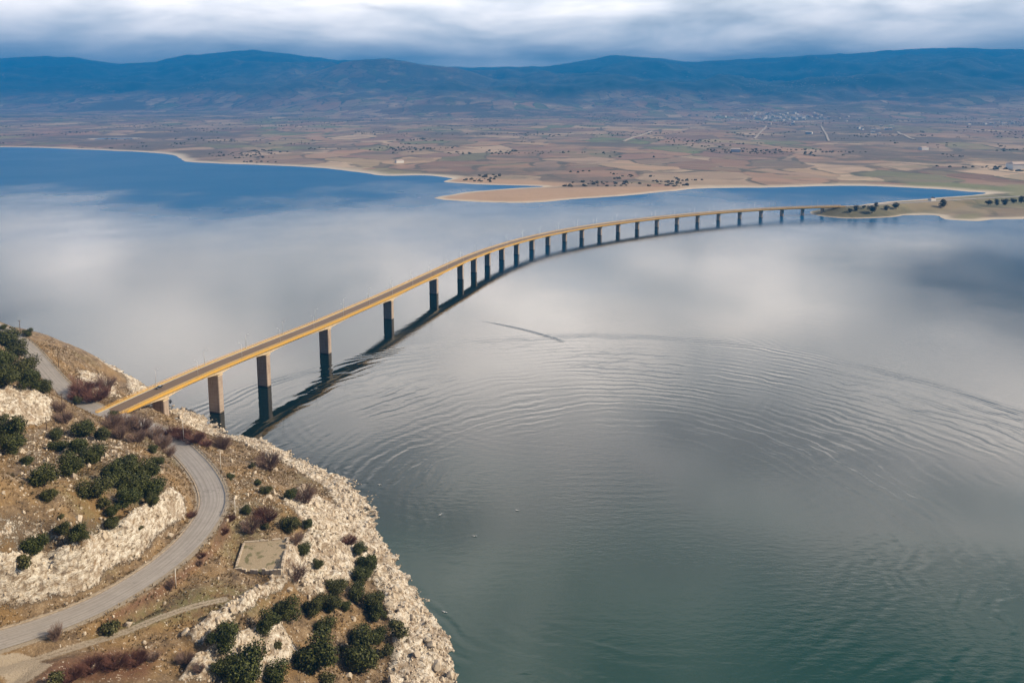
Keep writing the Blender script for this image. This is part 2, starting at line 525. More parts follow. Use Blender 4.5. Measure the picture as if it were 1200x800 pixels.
def f_far(t):
    p = t.pos()
    sp = t.n('ShaderNodeSeparateXYZ', {0: p}); z = sp.outputs[2]; yy = sp.outputs[1]
    sh = t.attr('shore'); spit = t.attr('spit'); mtn = t.attr('mount'); hedge_a = t.attr('green')
    wp = t.vm('ADD', t.vm('MULTIPLY', p, (1, 1, 0)), t.vm('MULTIPLY', t.vm('SUBTRACT', t.n('ShaderNodeTexNoise', {'Vector': p, 'Scale': 0.003, 'Detail': 3.0}).outputs[1], (0.5, 0.5, 0.5)), (260, 260, 0)))
    v = t.n('ShaderNodeTexVoronoi', {'Vector': t.vm('MULTIPLY', wp, (1.0, 0.55, 0)), 'Scale': 0.0062}, feature='F1')
    vr = t.n('ShaderNodeSeparateColor', {0: v.outputs['Color']})
    v2 = t.n('ShaderNodeTexVoronoi', {'Vector': t.vm('MULTIPLY', wp, (0.6, 1.0, 0)), 'Scale': 0.016}, feature='F1')
    vr2 = t.n('ShaderNodeSeparateColor', {0: v2.outputs['Color']})
    fld = t.ramp(vr.outputs[0], [(0.0, (0.15, 0.085, 0.06)), (0.22, (0.36, 0.22, 0.14)), (0.42, (0.20, 0.115, 0.09)), (0.60, (0.48, 0.36, 0.24)),
                                 (0.74, (0.17, 0.11, 0.085)), (0.86, (0.12, 0.16, 0.06)), (1.0, (0.40, 0.27, 0.17))])
    fld = t.mix(t.ss(vr2.outputs[0], 0.35, 0.75, 0, 0.55), fld, t.ramp(vr2.outputs[1], [(0.0, (0.14, 0.10, 0.075)), (0.5, (0.31, 0.22, 0.15)), (1.0, (0.16, 0.16, 0.085))]))
    n_lo = t.noise(p, 0.0009, 5, 0.6); n_mi = t.noise(p, 0.006, 6, 0.65); n_hi = t.noise(p, 0.03, 5, 0.7)
    scrub = t.mix(n_hi, (0.05, 0.045, 0.032), (0.17, 0.125, 0.095))
    edge = t.n('ShaderNodeTexVoronoi', {'Vector': t.vm('MULTIPLY', wp, (1.0, 0.55, 0)), 'Scale': 0.0062}, feature='DISTANCE_TO_EDGE').outputs[0]
    hed = t.m('MULTIPLY', t.ss(edge, 0.06, 0.02), t.ss(n_mi, 0.42, 0.55))
    fld = t.mix(t.m('MULTIPLY', hed, 0.85), fld, (0.05, 0.047, 0.03))
    wild = t.ss(t.m('ADD', n_lo, t.m('MULTIPLY', n_mi, 0.35)), 0.66, 0.78)
    fld = t.mix(wild, fld, scrub)
    fld = t.mix(hedge_a, fld, t.mix(n_hi, (0.10, 0.13, 0.05), (0.20, 0.21, 0.09)))
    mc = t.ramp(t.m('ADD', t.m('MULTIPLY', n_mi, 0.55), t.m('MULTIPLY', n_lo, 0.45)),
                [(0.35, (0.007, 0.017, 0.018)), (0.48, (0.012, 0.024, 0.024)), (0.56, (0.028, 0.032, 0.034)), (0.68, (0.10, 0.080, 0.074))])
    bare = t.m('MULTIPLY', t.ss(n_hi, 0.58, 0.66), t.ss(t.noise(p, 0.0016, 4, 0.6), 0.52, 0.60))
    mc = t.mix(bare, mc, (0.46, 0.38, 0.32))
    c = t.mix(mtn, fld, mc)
    sand = t.ss(t.m('ADD', z, t.m('MULTIPLY', t.m('SUBTRACT', n_mi, 0.5), 3.0)), 3.0, 1.2)
    c = t.mix(t.m('MULTIPLY', sand, sh), c, t.mix(n_hi, (0.42, 0.35, 0.26), (0.55, 0.48, 0.38)))
    c = t.mix(spit, c, t.mix(t.m('ADD', t.m('MULTIPLY', n_mi, 0.7), t.m('MULTIPLY', n_hi, 0.3)), (0.30, 0.19, 0.115), (0.50, 0.34, 0.22)))
    c = t.mix(t.ss(z, 1.3, 0.5, 0, 0.75), c, (0.60, 0.53, 0.43))
    out(t, c, 0.95, t.m('ADD', t.m('MULTIPLY', n_mi, 12.0), t.m('MULTIPLY', n_hi, 3.0)), 1.0, 0.5)


def f_plain(col, rough=0.6, **kw):
    def f(t):
        n = t.noise(t.pos(), 1.5, 4, 0.6)
        a = tuple(x * 0.82 for x in col); b = tuple(min(1, x * 1.12) for x in col)
        out(t, t.mix(n, a, b), rough, **kw)
    return f


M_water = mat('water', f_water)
M_ground = mat('ground', f_ground)
M_asph = mat('asphalt', f_asphalt)
M_deckroad = mat('deck_asphalt', f_deckroad)
M_girder = mat('girder_concrete', f_conc((0.58, 0.46, 0.30), (0.70, 0.58, 0.40), (0.40, 0.29, 0.16)))
M_pier = mat('pier_concrete', f_conc((0.28, 0.21, 0.165), (0.48, 0.40, 0.33), (0.19, 0.13, 0.10), True))
M_ochre = mat('ochre_paint', f_paint((0.62, 0.36, 0.055), (0.54, 0.33, 0.08)))
M_walk = mat('sidewalk', f_paint((0.60, 0.42, 0.14), (0.50, 0.35, 0.13), 0.85))
M_kerb = mat('kerb', f_paint((0.55, 0.53, 0.50), (0.42, 0.40, 0.37), 0.8))
M_white = mat('white_paint', f_plain((0.72, 0.70, 0.66), 0.6))
M_galv = mat('galvanised', f_plain((0.55, 0.56, 0.57), 0.45, Metallic=0.3))
M_rail = mat('guard_steel', f_plain((0.22, 0.20, 0.18), 0.55, Metallic=0.4))
M_wood = mat('pole_wood', f_plain((0.10, 0.065, 0.045), 0.9))
M_leaf = mat('evergreen_leaf', f_leaf((0.014, 0.022, 0.004), (0.090, 0.105, 0.022)))
M_leaf2 = mat('olive_leaf', f_leaf((0.045, 0.052, 0.016), (0.13, 0.125, 0.045)))
M_bark = mat('bark', f_bark((0.06, 0.042, 0.03), (0.12, 0.09, 0.065)))
M_twig = mat('bare_twig', f_bark((0.12, 0.075, 0.06), (0.27, 0.185, 0.145)))
M_twigr = mat('rusty_twig', f_bark((0.075, 0.028, 0.022), (0.17, 0.075, 0.05)))
M_grass = mat('dry_grass', f_bark((0.12, 0.08, 0.035), (0.33, 0.235, 0.12)))
M_rock = mat('limestone', f_conc((0.40, 0.33, 0.25), (0.62, 0.55, 0.45), (0.26, 0.19, 0.13)))
M_far = mat('far_land', f_far)
M_fartree = mat('far_tree_leaf', f_leaf((0.028, 0.030, 0.020), (0.075, 0.065, 0.042)))
M_house = mat('house_wall', f_plain((0.86, 0.85, 0.82), 0.85))
M_roof = mat('house_roof', f_plain((0.62, 0.50, 0.43), 0.85))
M_carp = mat('car_paint', f_plain((0.03, 0.035, 0.045), 0.3, **{'Coat Weight': 0.6}))
M_glass = mat('car_glass', f_plain((0.02, 0.025, 0.03), 0.08))
M_tyre = mat('tyre', f_plain((0.02, 0.02, 0.02), 0.9))
M_lampglass = mat('lamp_glass', f_plain((0.75, 0.76, 0.74), 0.2))
M_redglass = mat('red_glass', f_plain((0.30, 0.02, 0.015), 0.25))
M_gull = mat('gull_white', f_plain((0.8, 0.8, 0.8), 0.8))
M_gullw = mat('gull_grey', f_plain((0.45, 0.47, 0.5), 0.8))

# ------------------------------------------------------------------ lake
WS = 24000.0
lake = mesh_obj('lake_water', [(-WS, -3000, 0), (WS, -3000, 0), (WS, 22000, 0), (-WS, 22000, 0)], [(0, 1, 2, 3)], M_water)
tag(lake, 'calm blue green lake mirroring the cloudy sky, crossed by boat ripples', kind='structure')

# ------------------------------------------------------------------ near hillside
# road centre lines: (pixel x, pixel y, height)
ROAD1_P = [(-150, 792, 60), (-60, 767, 57.5), (0, 749, 56), (60, 730, 54), (120, 705, 52), (180, 669, 49), (220, 636, 46), (243, 606, 43.5), (250, 586, 42),
           (245, 566, 40), (232, 546, 38), (214, 527, 35.8), (194, 511, 33.6), (172, 500, 32.2), (146, 491, 31.3), (114, 481, 31), (92, 468, 31.6), (71, 452, 33.2), (52, 431, 37),
           (36, 412, 41), (20, 398, 45), (-5, 383, 50), (-60, 362, 58)]
ROAD1 = catmull([pix(*p) for p in ROAD1_P], 2.0)
for _ in range(6):
    ROAD1[1:-1] = (ROAD1[:-2] + 2 * ROAD1[1:-1] + ROAD1[2:]) / 4
TRACK_P = [(-60, 812, 56), (-10, 790, 55), (40, 773, 53), (90, 757, 51), (140, 742, 49), (190, 722, 46.5), (230, 709, 44), (262, 702, 42)]
TRACK = catmull([pix(*p) for p in TRACK_P], 1.5)
ABUT = (-208.5, 399.5)

CP = [
    # cut slope on the inner side of the bend, foot then crest
    (0, 720, 57.5), (60, 700, 56), (120, 668, 54), (180, 628, 51), (213, 598, 47.5), (220, 578, 45), (204, 546, 41),
    (0, 655, 72), (60, 649, 70.5), (110, 632, 67.5), (160, 600, 63), (197, 573, 55), (190, 540, 45),
    # the hill above it
    (20, 610, 77), (80, 600, 74), (140, 570, 65), (178, 548, 54), (40, 560, 74), (100, 550, 66), (0, 560, 79), (60, 525, 60), (150, 522, 47.5),
    (180, 524, 41), (105, 517, 50), (60, 508, 56), (0, 515, 67), (-60, 540, 85), (-60, 640, 84), (-100, 700, 76), (-160, 600, 98), (-40, 500, 70),
    # cut and shrub slope beyond the junction, left
    (0, 500, 46), (30, 498, 41), (58, 494, 36), (0, 458, 63), (30, 462, 58), (55, 470, 50), (0, 405, 76), (20, 440, 65), (45, 452, 55), (12, 420, 70), (-60, 440, 85), (-60, 400, 90), (-150, 480, 105),
    # slope on the water side of the upper road
    (45, 405, 43), (62, 418, 38), (85, 430, 28), (100, 440, 24), (118, 448, 18), (118, 462, 22), (100, 466, 28), (16, 386, 47),
    # around the abutment and the first pier
    (150, 503, 33), (188, 497, 14), (205, 502, 24), (235, 512, 26), (262, 530, 24), (300, 546, 21), (345, 571, 16), (390, 601, 7), (240, 532, 34), (262, 560, 36), (280, 600, 39),
    # shore
    (425, 628, 1.5), (447, 652, 0), (466, 681, 0), (487, 711, 0), (505, 741, 0), (520, 770, 0), (523, 800, 0), (520, 850, 0), (500, 930, 0), (460, 1000, 0),
    (470, 650, -5), (490, 681, -5), (510, 711, -5), (528, 741, -5), (544, 770, -5), (548, 800, -5), (545, 850, -5), (530, 930, -5), (490, 1010, -6),
    # spur below the road
    (400, 660, 14), (440, 700, 8.5), (470, 742, 6), (492, 782, 4), (350, 602, 24), (380, 640, 19), (330, 625, 31), (305, 650, 36.5), (285, 640, 38), (330, 685, 32),
    (300, 720, 36), (240, 695, 44), (200, 738, 45), (250, 760, 40), (150, 770, 48), (330, 760, 28), (400, 740, 17), (430, 790, 10), (370, 800, 22), (300, 810, 33),
    (200, 830, 44), (100, 800, 50), (0, 810, 54), (0, 900, 56), (200, 950, 42), (350, 950, 22), (430, 930, 7), (-120, 850, 62), (-200, 760, 75),
]
CW = [(-165, 452, -4), (-128, 428, -4), (-108, 409, -4), (-86, 392, -4), (-66, 372, -4), (-186, 468, -3.5), (-205, 482, -3.5), (-232, 505, -3.5), (-262, 535, -4), (-292, 570, -5),
      (-330, 600, -6), (-310, 515, 37), (-332, 530, 32), (-322, 556, 8), (-350, 556, 14), (-300, 527, 22), (-282, 514, 24), (-385, 560, 26), (-400, 596, -5), (-370, 598, -7), (-222, 470, 3), (-250, 505, 2), (-285, 540, 4), (-202, 452, 7), (-236, 398, 35), (-232, 384, 40), (-216, 378, 38), (-200, 420, 26), (-184, 405, 26), (-215, 440, 20), (-60, 470, -8), (0, 420, -8), (40, 320, -8), (30, 250, -8),
      (-180, 560, -8), (-100, 500, -8), (-430, 420, 130), (-430, 590, 10), (-360, 250, 120), (-300, 150, 100), (-60, 140, 30), (0, 140, -4), (40, 180, -7)]
pts = [pix(*p) for p in CP] + CW + [tuple(ROAD1[k]) for k in range(0, len(ROAD1), 9)] + [tuple(TRACK[k]) for k in range(0, len(TRACK), 12)]
A = np.array(pts, float)


def tps_fit(A, lam=0.02):
    n = len(A); xy = A[:, :2] / 100
    d2 = ((xy[:, None] - xy[None]) ** 2).sum(2)
    K = np.where(d2 > 0, d2 * np.log(np.maximum(d2, 1e-12)) * 0.5, 0) + lam * np.eye(n) * 0.05
    Pm = np.hstack([np.ones((n, 1)), xy])
    M = np.zeros((n + 3, n + 3)); M[:n, :n] = K; M[:n, n:] = Pm; M[n:, :n] = Pm.T
    b = np.zeros(n + 3); b[:n] = A[:, 2]
    return xy, np.linalg.solve(M, b)


TX, TW = tps_fit(A)


def tps(X, Y):
    x = X.ravel() / 100; y = Y.ravel() / 100
    z = TW[-3] + TW[-2] * x + TW[-1] * y
    for k in range(len(TX)):
        d2 = (x - TX[k, 0]) ** 2 + (y - TX[k, 1]) ** 2
        z = z + TW[k] * 0.5 * d2 * np.log(np.maximum(d2, 1e-12))
    return z.reshape(X.shape)


STEP = 0.8
gx = np.arange(-420, 12, STEP); gy = np.arange(135, 600, STEP)
GX, GY = np.meshgrid(gx, gy)
GZ = tps(GX, GY)


def pxpoly(P, z):
    return [pix(a, b, (z[k] if isinstance(z, list) else z))[:2] for k, (a, b) in enumerate(P)]


rdist, rz = seg_dist(GX, GY, ROAD1, ROAD1[:, 2])
tdist, tz = seg_dist(GX, GY, TRACK, TRACK[:, 2])
wr = 1 - sstep(rdist, 6.2, 10.0)
GZ = GZ * (1 - wr) + (rz - 0.18) * wr
# where the bare limestone shows
PXX, PXY = to_pix(GX, GY, GZ)
rockm = np.zeros(GX.shape)
for poly in ([(-80, 668), (0, 656), (60, 650), (110, 633), (160, 601), (198, 574), (216, 584), (219, 600), (188, 624), (148, 656), (90, 684), (40, 700), (0, 710), (-80, 733)],
             [(-60, 450), (0, 455), (45, 461), (62, 470), (60, 496), (0, 506), (-60, 515)],
             [(352, 572), (400, 600), (450, 650), (490, 710), (530, 770), (535, 1000), (440, 1000), (455, 790), (462, 750), (448, 700), (420, 655), (395, 625), (370, 632), (378, 668), (352, 690), (318, 700), (262, 735), (232, 760), (216, 748), (262, 712), (318, 684), (345, 650), (362, 622), (346, 600), (330, 592)],
             [(345, 600), (400, 615), (428, 655), (404, 690), (362, 702), (345, 692), (376, 650)],
             [(232, 770), (290, 740), (330, 735), (350, 770), (300, 800), (210, 800)],
             [(112, 440), (132, 448), (138, 468), (118, 462), (95, 446), (92, 436)]):
    rockm = np.maximum(rockm, polymask(PXX, PXY, poly, 7.0))
rockm = np.maximum(rockm, 0.45 * polymask(PXX, PXY, [(-60, 600), (0, 600), (70, 610), (150, 600), (120, 632), (60, 652), (0, 660), (-60, 668)], 12.0))
rockm = np.maximum(rockm, 0.40 * polymask(PXX, PXY, [(40, 500), (130, 515), (170, 535), (100, 545), (30, 560), (0, 540)], 8.0))
rockm = np.maximum(rockm, 0.36 * polymask(PXX, PXY, [(260, 560), (300, 550), (350, 585), (330, 610), (280, 610), (262, 590)], 8.0))
gyy, gxx = np.gradient(GZ, STEP)
slope = np.hypot(gxx, gyy)
shore_rock = sstep(GZ, 9, 2) * 0.9
rockm = np.maximum(rockm, shore_rock)
rustm = np.maximum(polymask(PXX, PXY, [(196, 502), (240, 505), (252, 520), (225, 522), (196, 512)], 4),
                   polymask(PXX, PXY, [(80, 438), (112, 450), (135, 462), (110, 476), (84, 458)], 4))
rustm = np.maximum(rustm, 0.8 * polymask(PXX, PXY, [(60, 775), (130, 760), (190, 762), (170, 795), (80, 800), (40, 798)], 8))
rustm = np.maximum(rustm, 0.7 * polymask(PXX, PXY, [(262, 600), (272, 625), (240, 660), (185, 705), (120, 735), (120, 728), (200, 682), (250, 640)], 4))
greenm = np.maximum(0.8 * polymask(PXX, PXY, [(150, 745), (260, 715), (262, 690), (220, 690), (150, 725), (100, 745)], 8),
                    0.7 * polymask(PXX, PXY, [(250, 680), (300, 690), (330, 690), (300, 720), (250, 735)], 8))
greenm = np.maximum(greenm, 0.5 * sstep(fbm(GX / 40, GY / 40, 3, 31), 0.1, 0.4))

fade = sstep(rdist, 5.5, 11)
tfade = sstep(tdist, 2.2, 6)
rug = fbm(GX / 16, GY / 16, 5, 3, True) * 1.6 + fbm(GX / 5.5 + 3, GY / 5.5, 4, 9, True, 0.6) * 1.25 + fbm(GX / 2.2, GY / 2.2, 2, 19) * 0.5
soft = fbm(GX / 22, GY / 22, 4, 5) * 1.3 + fbm(GX / 4, GY / 4, 3, 8) * 0.42
GZ = GZ + fade * tfade * (rockm * rug * 1.7 + (1 - rockm) * soft)
# ground is cut and filled level under the roads
GZ = GZ * (1 - wr) + (rz - 0.18) * wr
wt = (1 - sstep(tdist, 2.0, 4.5)) * (1 - wr)
GZ = GZ * (1 - wt) + (tz - 0.05) * wt
# platform of the ruin
RUIN = [pix(286, 634, 37.5), pix(338, 629, 37.5), pix(330, 669, 37.5), pix(275, 667, 37.5)]
dru, _ = seg_dist(GX, GY, RUIN + [RUIN[0]])
dru = np.where(inside(GX, GY, RUIN), 0, dru)
wru = 1 - sstep(dru, 0.8, 5)
GZ = GZ * (1 - wru) + 36.3 * wru
# under the first span the bank stays below the deck
BD = np.array([0.326, 0.945]); BR = np.array([0.945, -0.326])
du = (GX - ABUT[0]) * BD[0] + (GY - ABUT[1]) * BD[1]
ds = (GX - ABUT[0]) * BR[0] + (GY - ABUT[1]) * BR[1]
lim = np.where((du > 1.5) & (np.abs(ds + 2) < 10), 28.5 - np.clip(du - 1.5, 0, 200) * 0.35, 1e9)
GZ = np.minimum(GZ, lim)
GZ = np.maximum(GZ, -6.0)


def gz(x, y):
    fx = (np.asarray(x, float) - gx[0]) / STEP; fy = (np.asarray(y, float) - gy[0]) / STEP
    ix = np.clip(np.floor(fx).astype(int), 0, len(gx) - 2); iy = np.clip(np.floor(fy).astype(int), 0, len(gy) - 2)
    fx = np.clip(fx - ix, 0, 1); fy = np.clip(fy - iy, 0, 1)
    return (GZ[iy, ix] * (1 - fx) * (1 - fy) + GZ[iy, ix + 1] * fx * (1 - fy) + GZ[iy + 1, ix] * (1 - fx) * fy + GZ[iy + 1, ix + 1] * fx * fy)


def gattr(Arr, x, y):
    ix = np.clip(np.round((np.asarray(x) - gx[0]) / STEP).astype(int), 0, len(gx) - 1)
    iy = np.clip(np.round((np.asarray(y) - gy[0]) / STEP).astype(int), 0, len(gy) - 1)
    return Arr[iy, ix]


def hit(px, py):
    """First point of the hillside met by the ray through a photo pixel."""
    x = (px - 600) / F; y = -(py - YC) / F
    d = np.array([x, CT + y * ST, -ST + y * CT])
    k = np.arange(150, 700, 0.4) / d[1]
    q = d[None] * k[:, None]
    zz = q[:, 2] + H
    g = gz(q[:, 0], q[:, 1])
    b = np.nonzero(zz <= g)[0]
    j = b[0] if len(b) else -1
    return float(q[j, 0]), float(q[j, 1]), float(g[j])


ny, nx = GX.shape
idx = np.arange(nx * ny).reshape(ny, nx)
Q = np.stack([idx[:-1, :-1], idx[:-1, 1:], idx[1:, 1:], idx[1:, :-1]], -1).reshape(-1, 4)
keep = (GZ.ravel()[Q].max(1) > -5.2) & (GX.ravel()[Q[:, 0]] > -0.66 * GY.ravel()[Q[:, 0]] - 70)
Q = Q[keep]
used = np.unique(Q); remap = np.zeros(nx * ny, np.int64); remap[used] = np.arange(len(used))
hill = quad_mesh('hillside_terrain', np.stack([GX.ravel()[used], GY.ravel()[used], GZ.ravel()[used]], 1), remap[Q], M_ground)
for nm, arr in (('rock', rockm), ('green', greenm), ('rust', rustm),
                ('dirt', np.maximum(np.maximum((1 - sstep(np.abs(tdist - 0.8), 0.3, 1.5)) * 0.62, 0.75 * (1 - sstep(rdist, 5.6, 7.4))), polymask(PXX, PXY, [(-30, 770), (20, 768), (62, 778), (30, 800), (-30, 805)], 6)))):
    add_attr(hill, nm, arr.ravel()[used])
tag(hill, 'dry rocky limestone hillside with scrub dropping to the lake', kind='structure')


def road_strip(name, path, half, m, lift=0.06, attr=True):
    path = np.asarray(path); tg = np.gradient(path[:, :2], axis=0); tg /= np.linalg.norm(tg, axis=1)[:, None]
    rt = np.stack([tg[:, 1], -tg[:, 0]], 1)
    cols = np.linspace(-1, 1, 9); V = []; U = []
    for k in range(len(path)):
        for c in cols:
            V.append((path[k, 0] + rt[k, 0] * c * half, path[k, 1] + rt[k, 1] * c * half, path[k, 2] + lift - 0.1 * abs(c) ** 2))
            U.append(c)
    n = len(path); q = []
    for k in range(n - 1):
        for j in range(8):
            a = k * 9 + j
            q.append((a, a + 1, a + 10, a + 9))
    o = quad_mesh(name, V, q, m)
    add_attr(o, 'lane', U)
    return o


M_gutter = mat('gutter_concrete', f_paint((0.40, 0.33, 0.25), (0.28, 0.22, 0.155), 0.9))
M_worn = mat('worn_paint', f_paint((0.46, 0.41, 0.35), (0.26, 0.22, 0.185), 0.8))
road = tag(road_strip('road', ROAD1, 4.6, M_asph), 'worn grey asphalt road bending round the rocky spur', kind='structure')


def offset(path, s, up=0.0):
    path = np.asarray(path); tg = np.gradient(path[:, :2], axis=0); tg /= np.linalg.norm(tg, axis=1)[:, None]
    r = path.copy(); r[:, 0] += tg[:, 1] * s; r[:, 1] += -tg[:, 0] * s; r[:, 2] += up
    return r


# pale edge lines and a low concrete gutter on the inner side
ib = int(len(ROAD1) * 0.56)
for s, a, b in ((-4.15, 0, ib),):
    pth = offset(ROAD1, s, 0.0)[a:b]
    el_ = sweep('edge_line', pth, [(-0.09, -0.02), (0.09, -0.02), (0.09, -0.006), (-0.09, -0.006)], M_worn, road)
gut = sweep('gutter', offset(ROAD1, -4.95)[0:ib], [(-0.3, -0.25), (0.3, -0.25), (0.3, 0.0), (0.1, -0.04), (-0.3, 0.04)], M_gutter, road)

# guard rail on the outer side of the road by the bridge
d0 = [np.argmin((ROAD1[:, 0] - pix(*p)[0]) ** 2 + (ROAD1[:, 1] - pix(*p)[1]) ** 2) for p in ((243, 606, 43.5), (194, 511, 33.6), (92, 468, 31.6), (-5, 383, 50))]


def guard_rail(a, b, s, label):
    g = empty('guard_rail', tuple(ROAD1[a]))
    base = Vector(ROAD1[a])
    pth = offset(ROAD1, s)[a:b] - np.array(base)[None]
    sweep('rail', pth, [(-0.04, 0.45), (0.03, 0.45), (0.06, 0.52), (0.0, 0.6), (0.06, 0.68), (0.03, 0.76), (-0.04, 0.76)], M_rail, g)
    pm = MB().box((0, 0, 0.1), (0.14, 0.14, 1.3)); first = None
    for k in range(0, len(pth), 2):
        if first is None:
            first = pm.build('post', M_rail, g); o = first
        else:
            o = first.copy(); C.objects.link(o); o.parent = g
        o.location = tuple(pth[k])
    tag(g, label, 'guard rail')


guard_rail(d0[0], d0[1], 5.2, 'dark steel guard rail along the water side of the bend near the bridge')
guard_rail(d0[2], d0[3], 5.2, 'dark steel guard rail along the road climbing beyond the bridge')

# ruin: low walls round a platform
ru = empty('ruin_foundation', RUIN[3])
o0 = Vector(RUIN[3])
mbf = MB()
fl = [Vector(p) - o0 for p in RUIN]
mbf.add([(p.x, p.y, -1.6) for p in fl] + [(p.x, p.y, -0.55) for p in fl], [(3, 2, 1, 0), (4, 5, 6, 7), (0, 1, 5, 4), (1, 2, 6, 5), (2, 3, 7, 6), (3, 0, 4, 7)])


def f_slab(t):
    p = t.pos(); n = t.noise(p, 0.22, 5, 0.6); h = t.noise(p, 1.4, 5, 0.7)
    c = t.mix(h, (0.26, 0.205, 0.13), (0.44, 0.36, 0.25))
    c = t.mix(t.ss(n, 0.54, 0.62, 0, 0.8), c, (0.11, 0.11, 0.04))
    out(t, c, 0.92, h, 0.15)


M_slab = mat('ruin_floor', f_slab)
mbf.build('floor', M_slab, ru)
for a, b, hh in ((0, 1, 0.5), (1, 2, 1.6), (2, 3, 1.2), (3, 0, 0.35)):
    pa, pb = fl[a], fl[b]; L = (pb - pa).length; n = int(L / 1.3)
    d = (pb - pa).normalized(); ang = math.atan2(d.y, d.x)
    rw = random.Random(a)
    for k in range(n):
        h_ = hh * rw.uniform(0.3, 1.15)
        if rw.random() < 0.14:
            continue
        c_ = pa + d * ((k + 0.5) * L / n)
        wl = MB()
        wl.box((0, 0, 0), (L / n * 0.98, rw.uniform(0.6, 0.8), h_ + 1.6), Matrix.Translation((c_.x, c_.y, (h_ - 2.7) / 2)) @ Matrix.Rotation(ang + rw.uniform(-.05, .05), 4, 'Z'))
        wl.build('wall_block', M_rock, ru)
tag(ru, 'roofless ruin of low pale stone walls round a mossy floor below the bend', 'ruin')
# ------------------------------------------------------------------ bridge
PC = [(-197.4, 428.9), (-182.4, 472.3), (-166.6, 518.1), (-141.0, 588.4), (-106.9, 684.8), (-75.4, 777.0), (-53.4, 841.3), (-40.6, 875.9), (-26.3, 911.1),
      (-10.2, 945.7), (7.8, 979.0), (27.7, 1010.7), (49.6, 1040.6), (73.5, 1068.8), (99.3, 1095.5), (127.0, 1121.1), (156.6, 1145.8), (188.2, 1169.9),
      (221.7, 1193.4), (257.0, 1216.2), (293.9, 1238.0), (332.0, 1258.2), (371.0, 1276.2), (410.2, 1291.7), (449.0, 1304.5), (486.8, 1314.8), (523.5, 1324.0)]
PC = np.array(PC)
tg = np.gradient(PC, axis=0); tg /= np.linalg.norm(tg, axis=1)[:, None]
rtv = np.stack([tg[:, 1], -tg[:, 0]], 1)
NEARP = 6
PWID = np.array([8.4] * NEARP + [6.6] * (len(PC) - NEARP))        # across the deck
PLEN = np.array([4.2] * NEARP + [3.0] * (len(PC) - NEARP))        # along the deck
CEN = PC - rtv * (PWID / 2)[:, None] + tg * (PLEN / 2)[:, None]
ZTOP = np.array([31.0, 30.0, 27.9, 25.0, 22.6, 21.0, 20.4, 19.5, 18.5, 17.6, 16.9, 16.3, 15.9, 15.6, 15.4, 15.2, 15.0, 14.8, 14.6, 14.4, 14.2, 14.1, 14.1, 14.2, 14.3, 14.3, 14.2])
startp = CEN[0] - tg[0] * 38.0
endp = CEN[-1] + tg[-1] * 40.0
nodes = [(startp[0], startp[1], 31.1)] + [(CEN[k, 0], CEN[k, 1], ZTOP[k]) for k in range(len(CEN))] + [(endp[0], endp[1], 13.9)]
spans = []
full = catmull(nodes, 2.5)
# index of each node on the fine path
nid = [int(np.argmin(((full[:, :2] - np.array(n[:2])) ** 2).sum(1))) for n in nodes]
arc = np.concatenate([[0], np.cumsum(np.linalg.norm(np.diff(full[:, :2], axis=0), axis=1))])
bridge = empty('road_bridge', (float(startp[0]), float(startp[1]), 0.0))
BO = np.array([startp[0], startp[1], 0.0])
fp = full - BO[None]
tag(bridge, 'long curved concrete road bridge on rectangular piers with ochre railings crossing the lake', 'bridge')

sweep('deck_slab', fp, [(-6.75, -0.28), (-6.75, -0.62), (-3.4, -0.85), (3.4, -0.85), (6.75, -0.62), (6.75, -0.28)], M_girder, bridge)
sweep('carriageway', fp, [(-4.6, -0.26), (4.6, -0.26), (4.6, -0.13), (0, -0.06), (-4.6, -0.13)], M_deckroad, bridge)
for s in (-1, 1):
    sweep('sidewalk', fp, [(s * 4.95, -0.27), (s * 6.6, -0.27), (s * 6.6, 0.06), (s * 4.95, 0.06)], M_walk, bridge)
    sweep('kerb', fp, [(s * 4.6, -0.27), (s * 4.947, -0.27), (s * 4.947, 0.07), (s * 4.6, 0.07)], M_kerb, bridge)
    sweep('edge_beam', fp, [(s * 6.605, -1.35), (s * 6.95, -1.35), (s * 6.95, 0.12), (s * 6.605, 0.12)], M_ochre, bridge)


def frame_at(s):
    k = int(np.clip(np.searchsorted(arc, s) - 1, 0, len(arc) - 2))
    t = (s - arc[k]) / (arc[k + 1] - arc[k])
    p = full[k] * (1 - t) + full[k + 1] * t
    d = (full[k + 1] - full[k])[:2]; d /= np.linalg.norm(d)
    return p, d


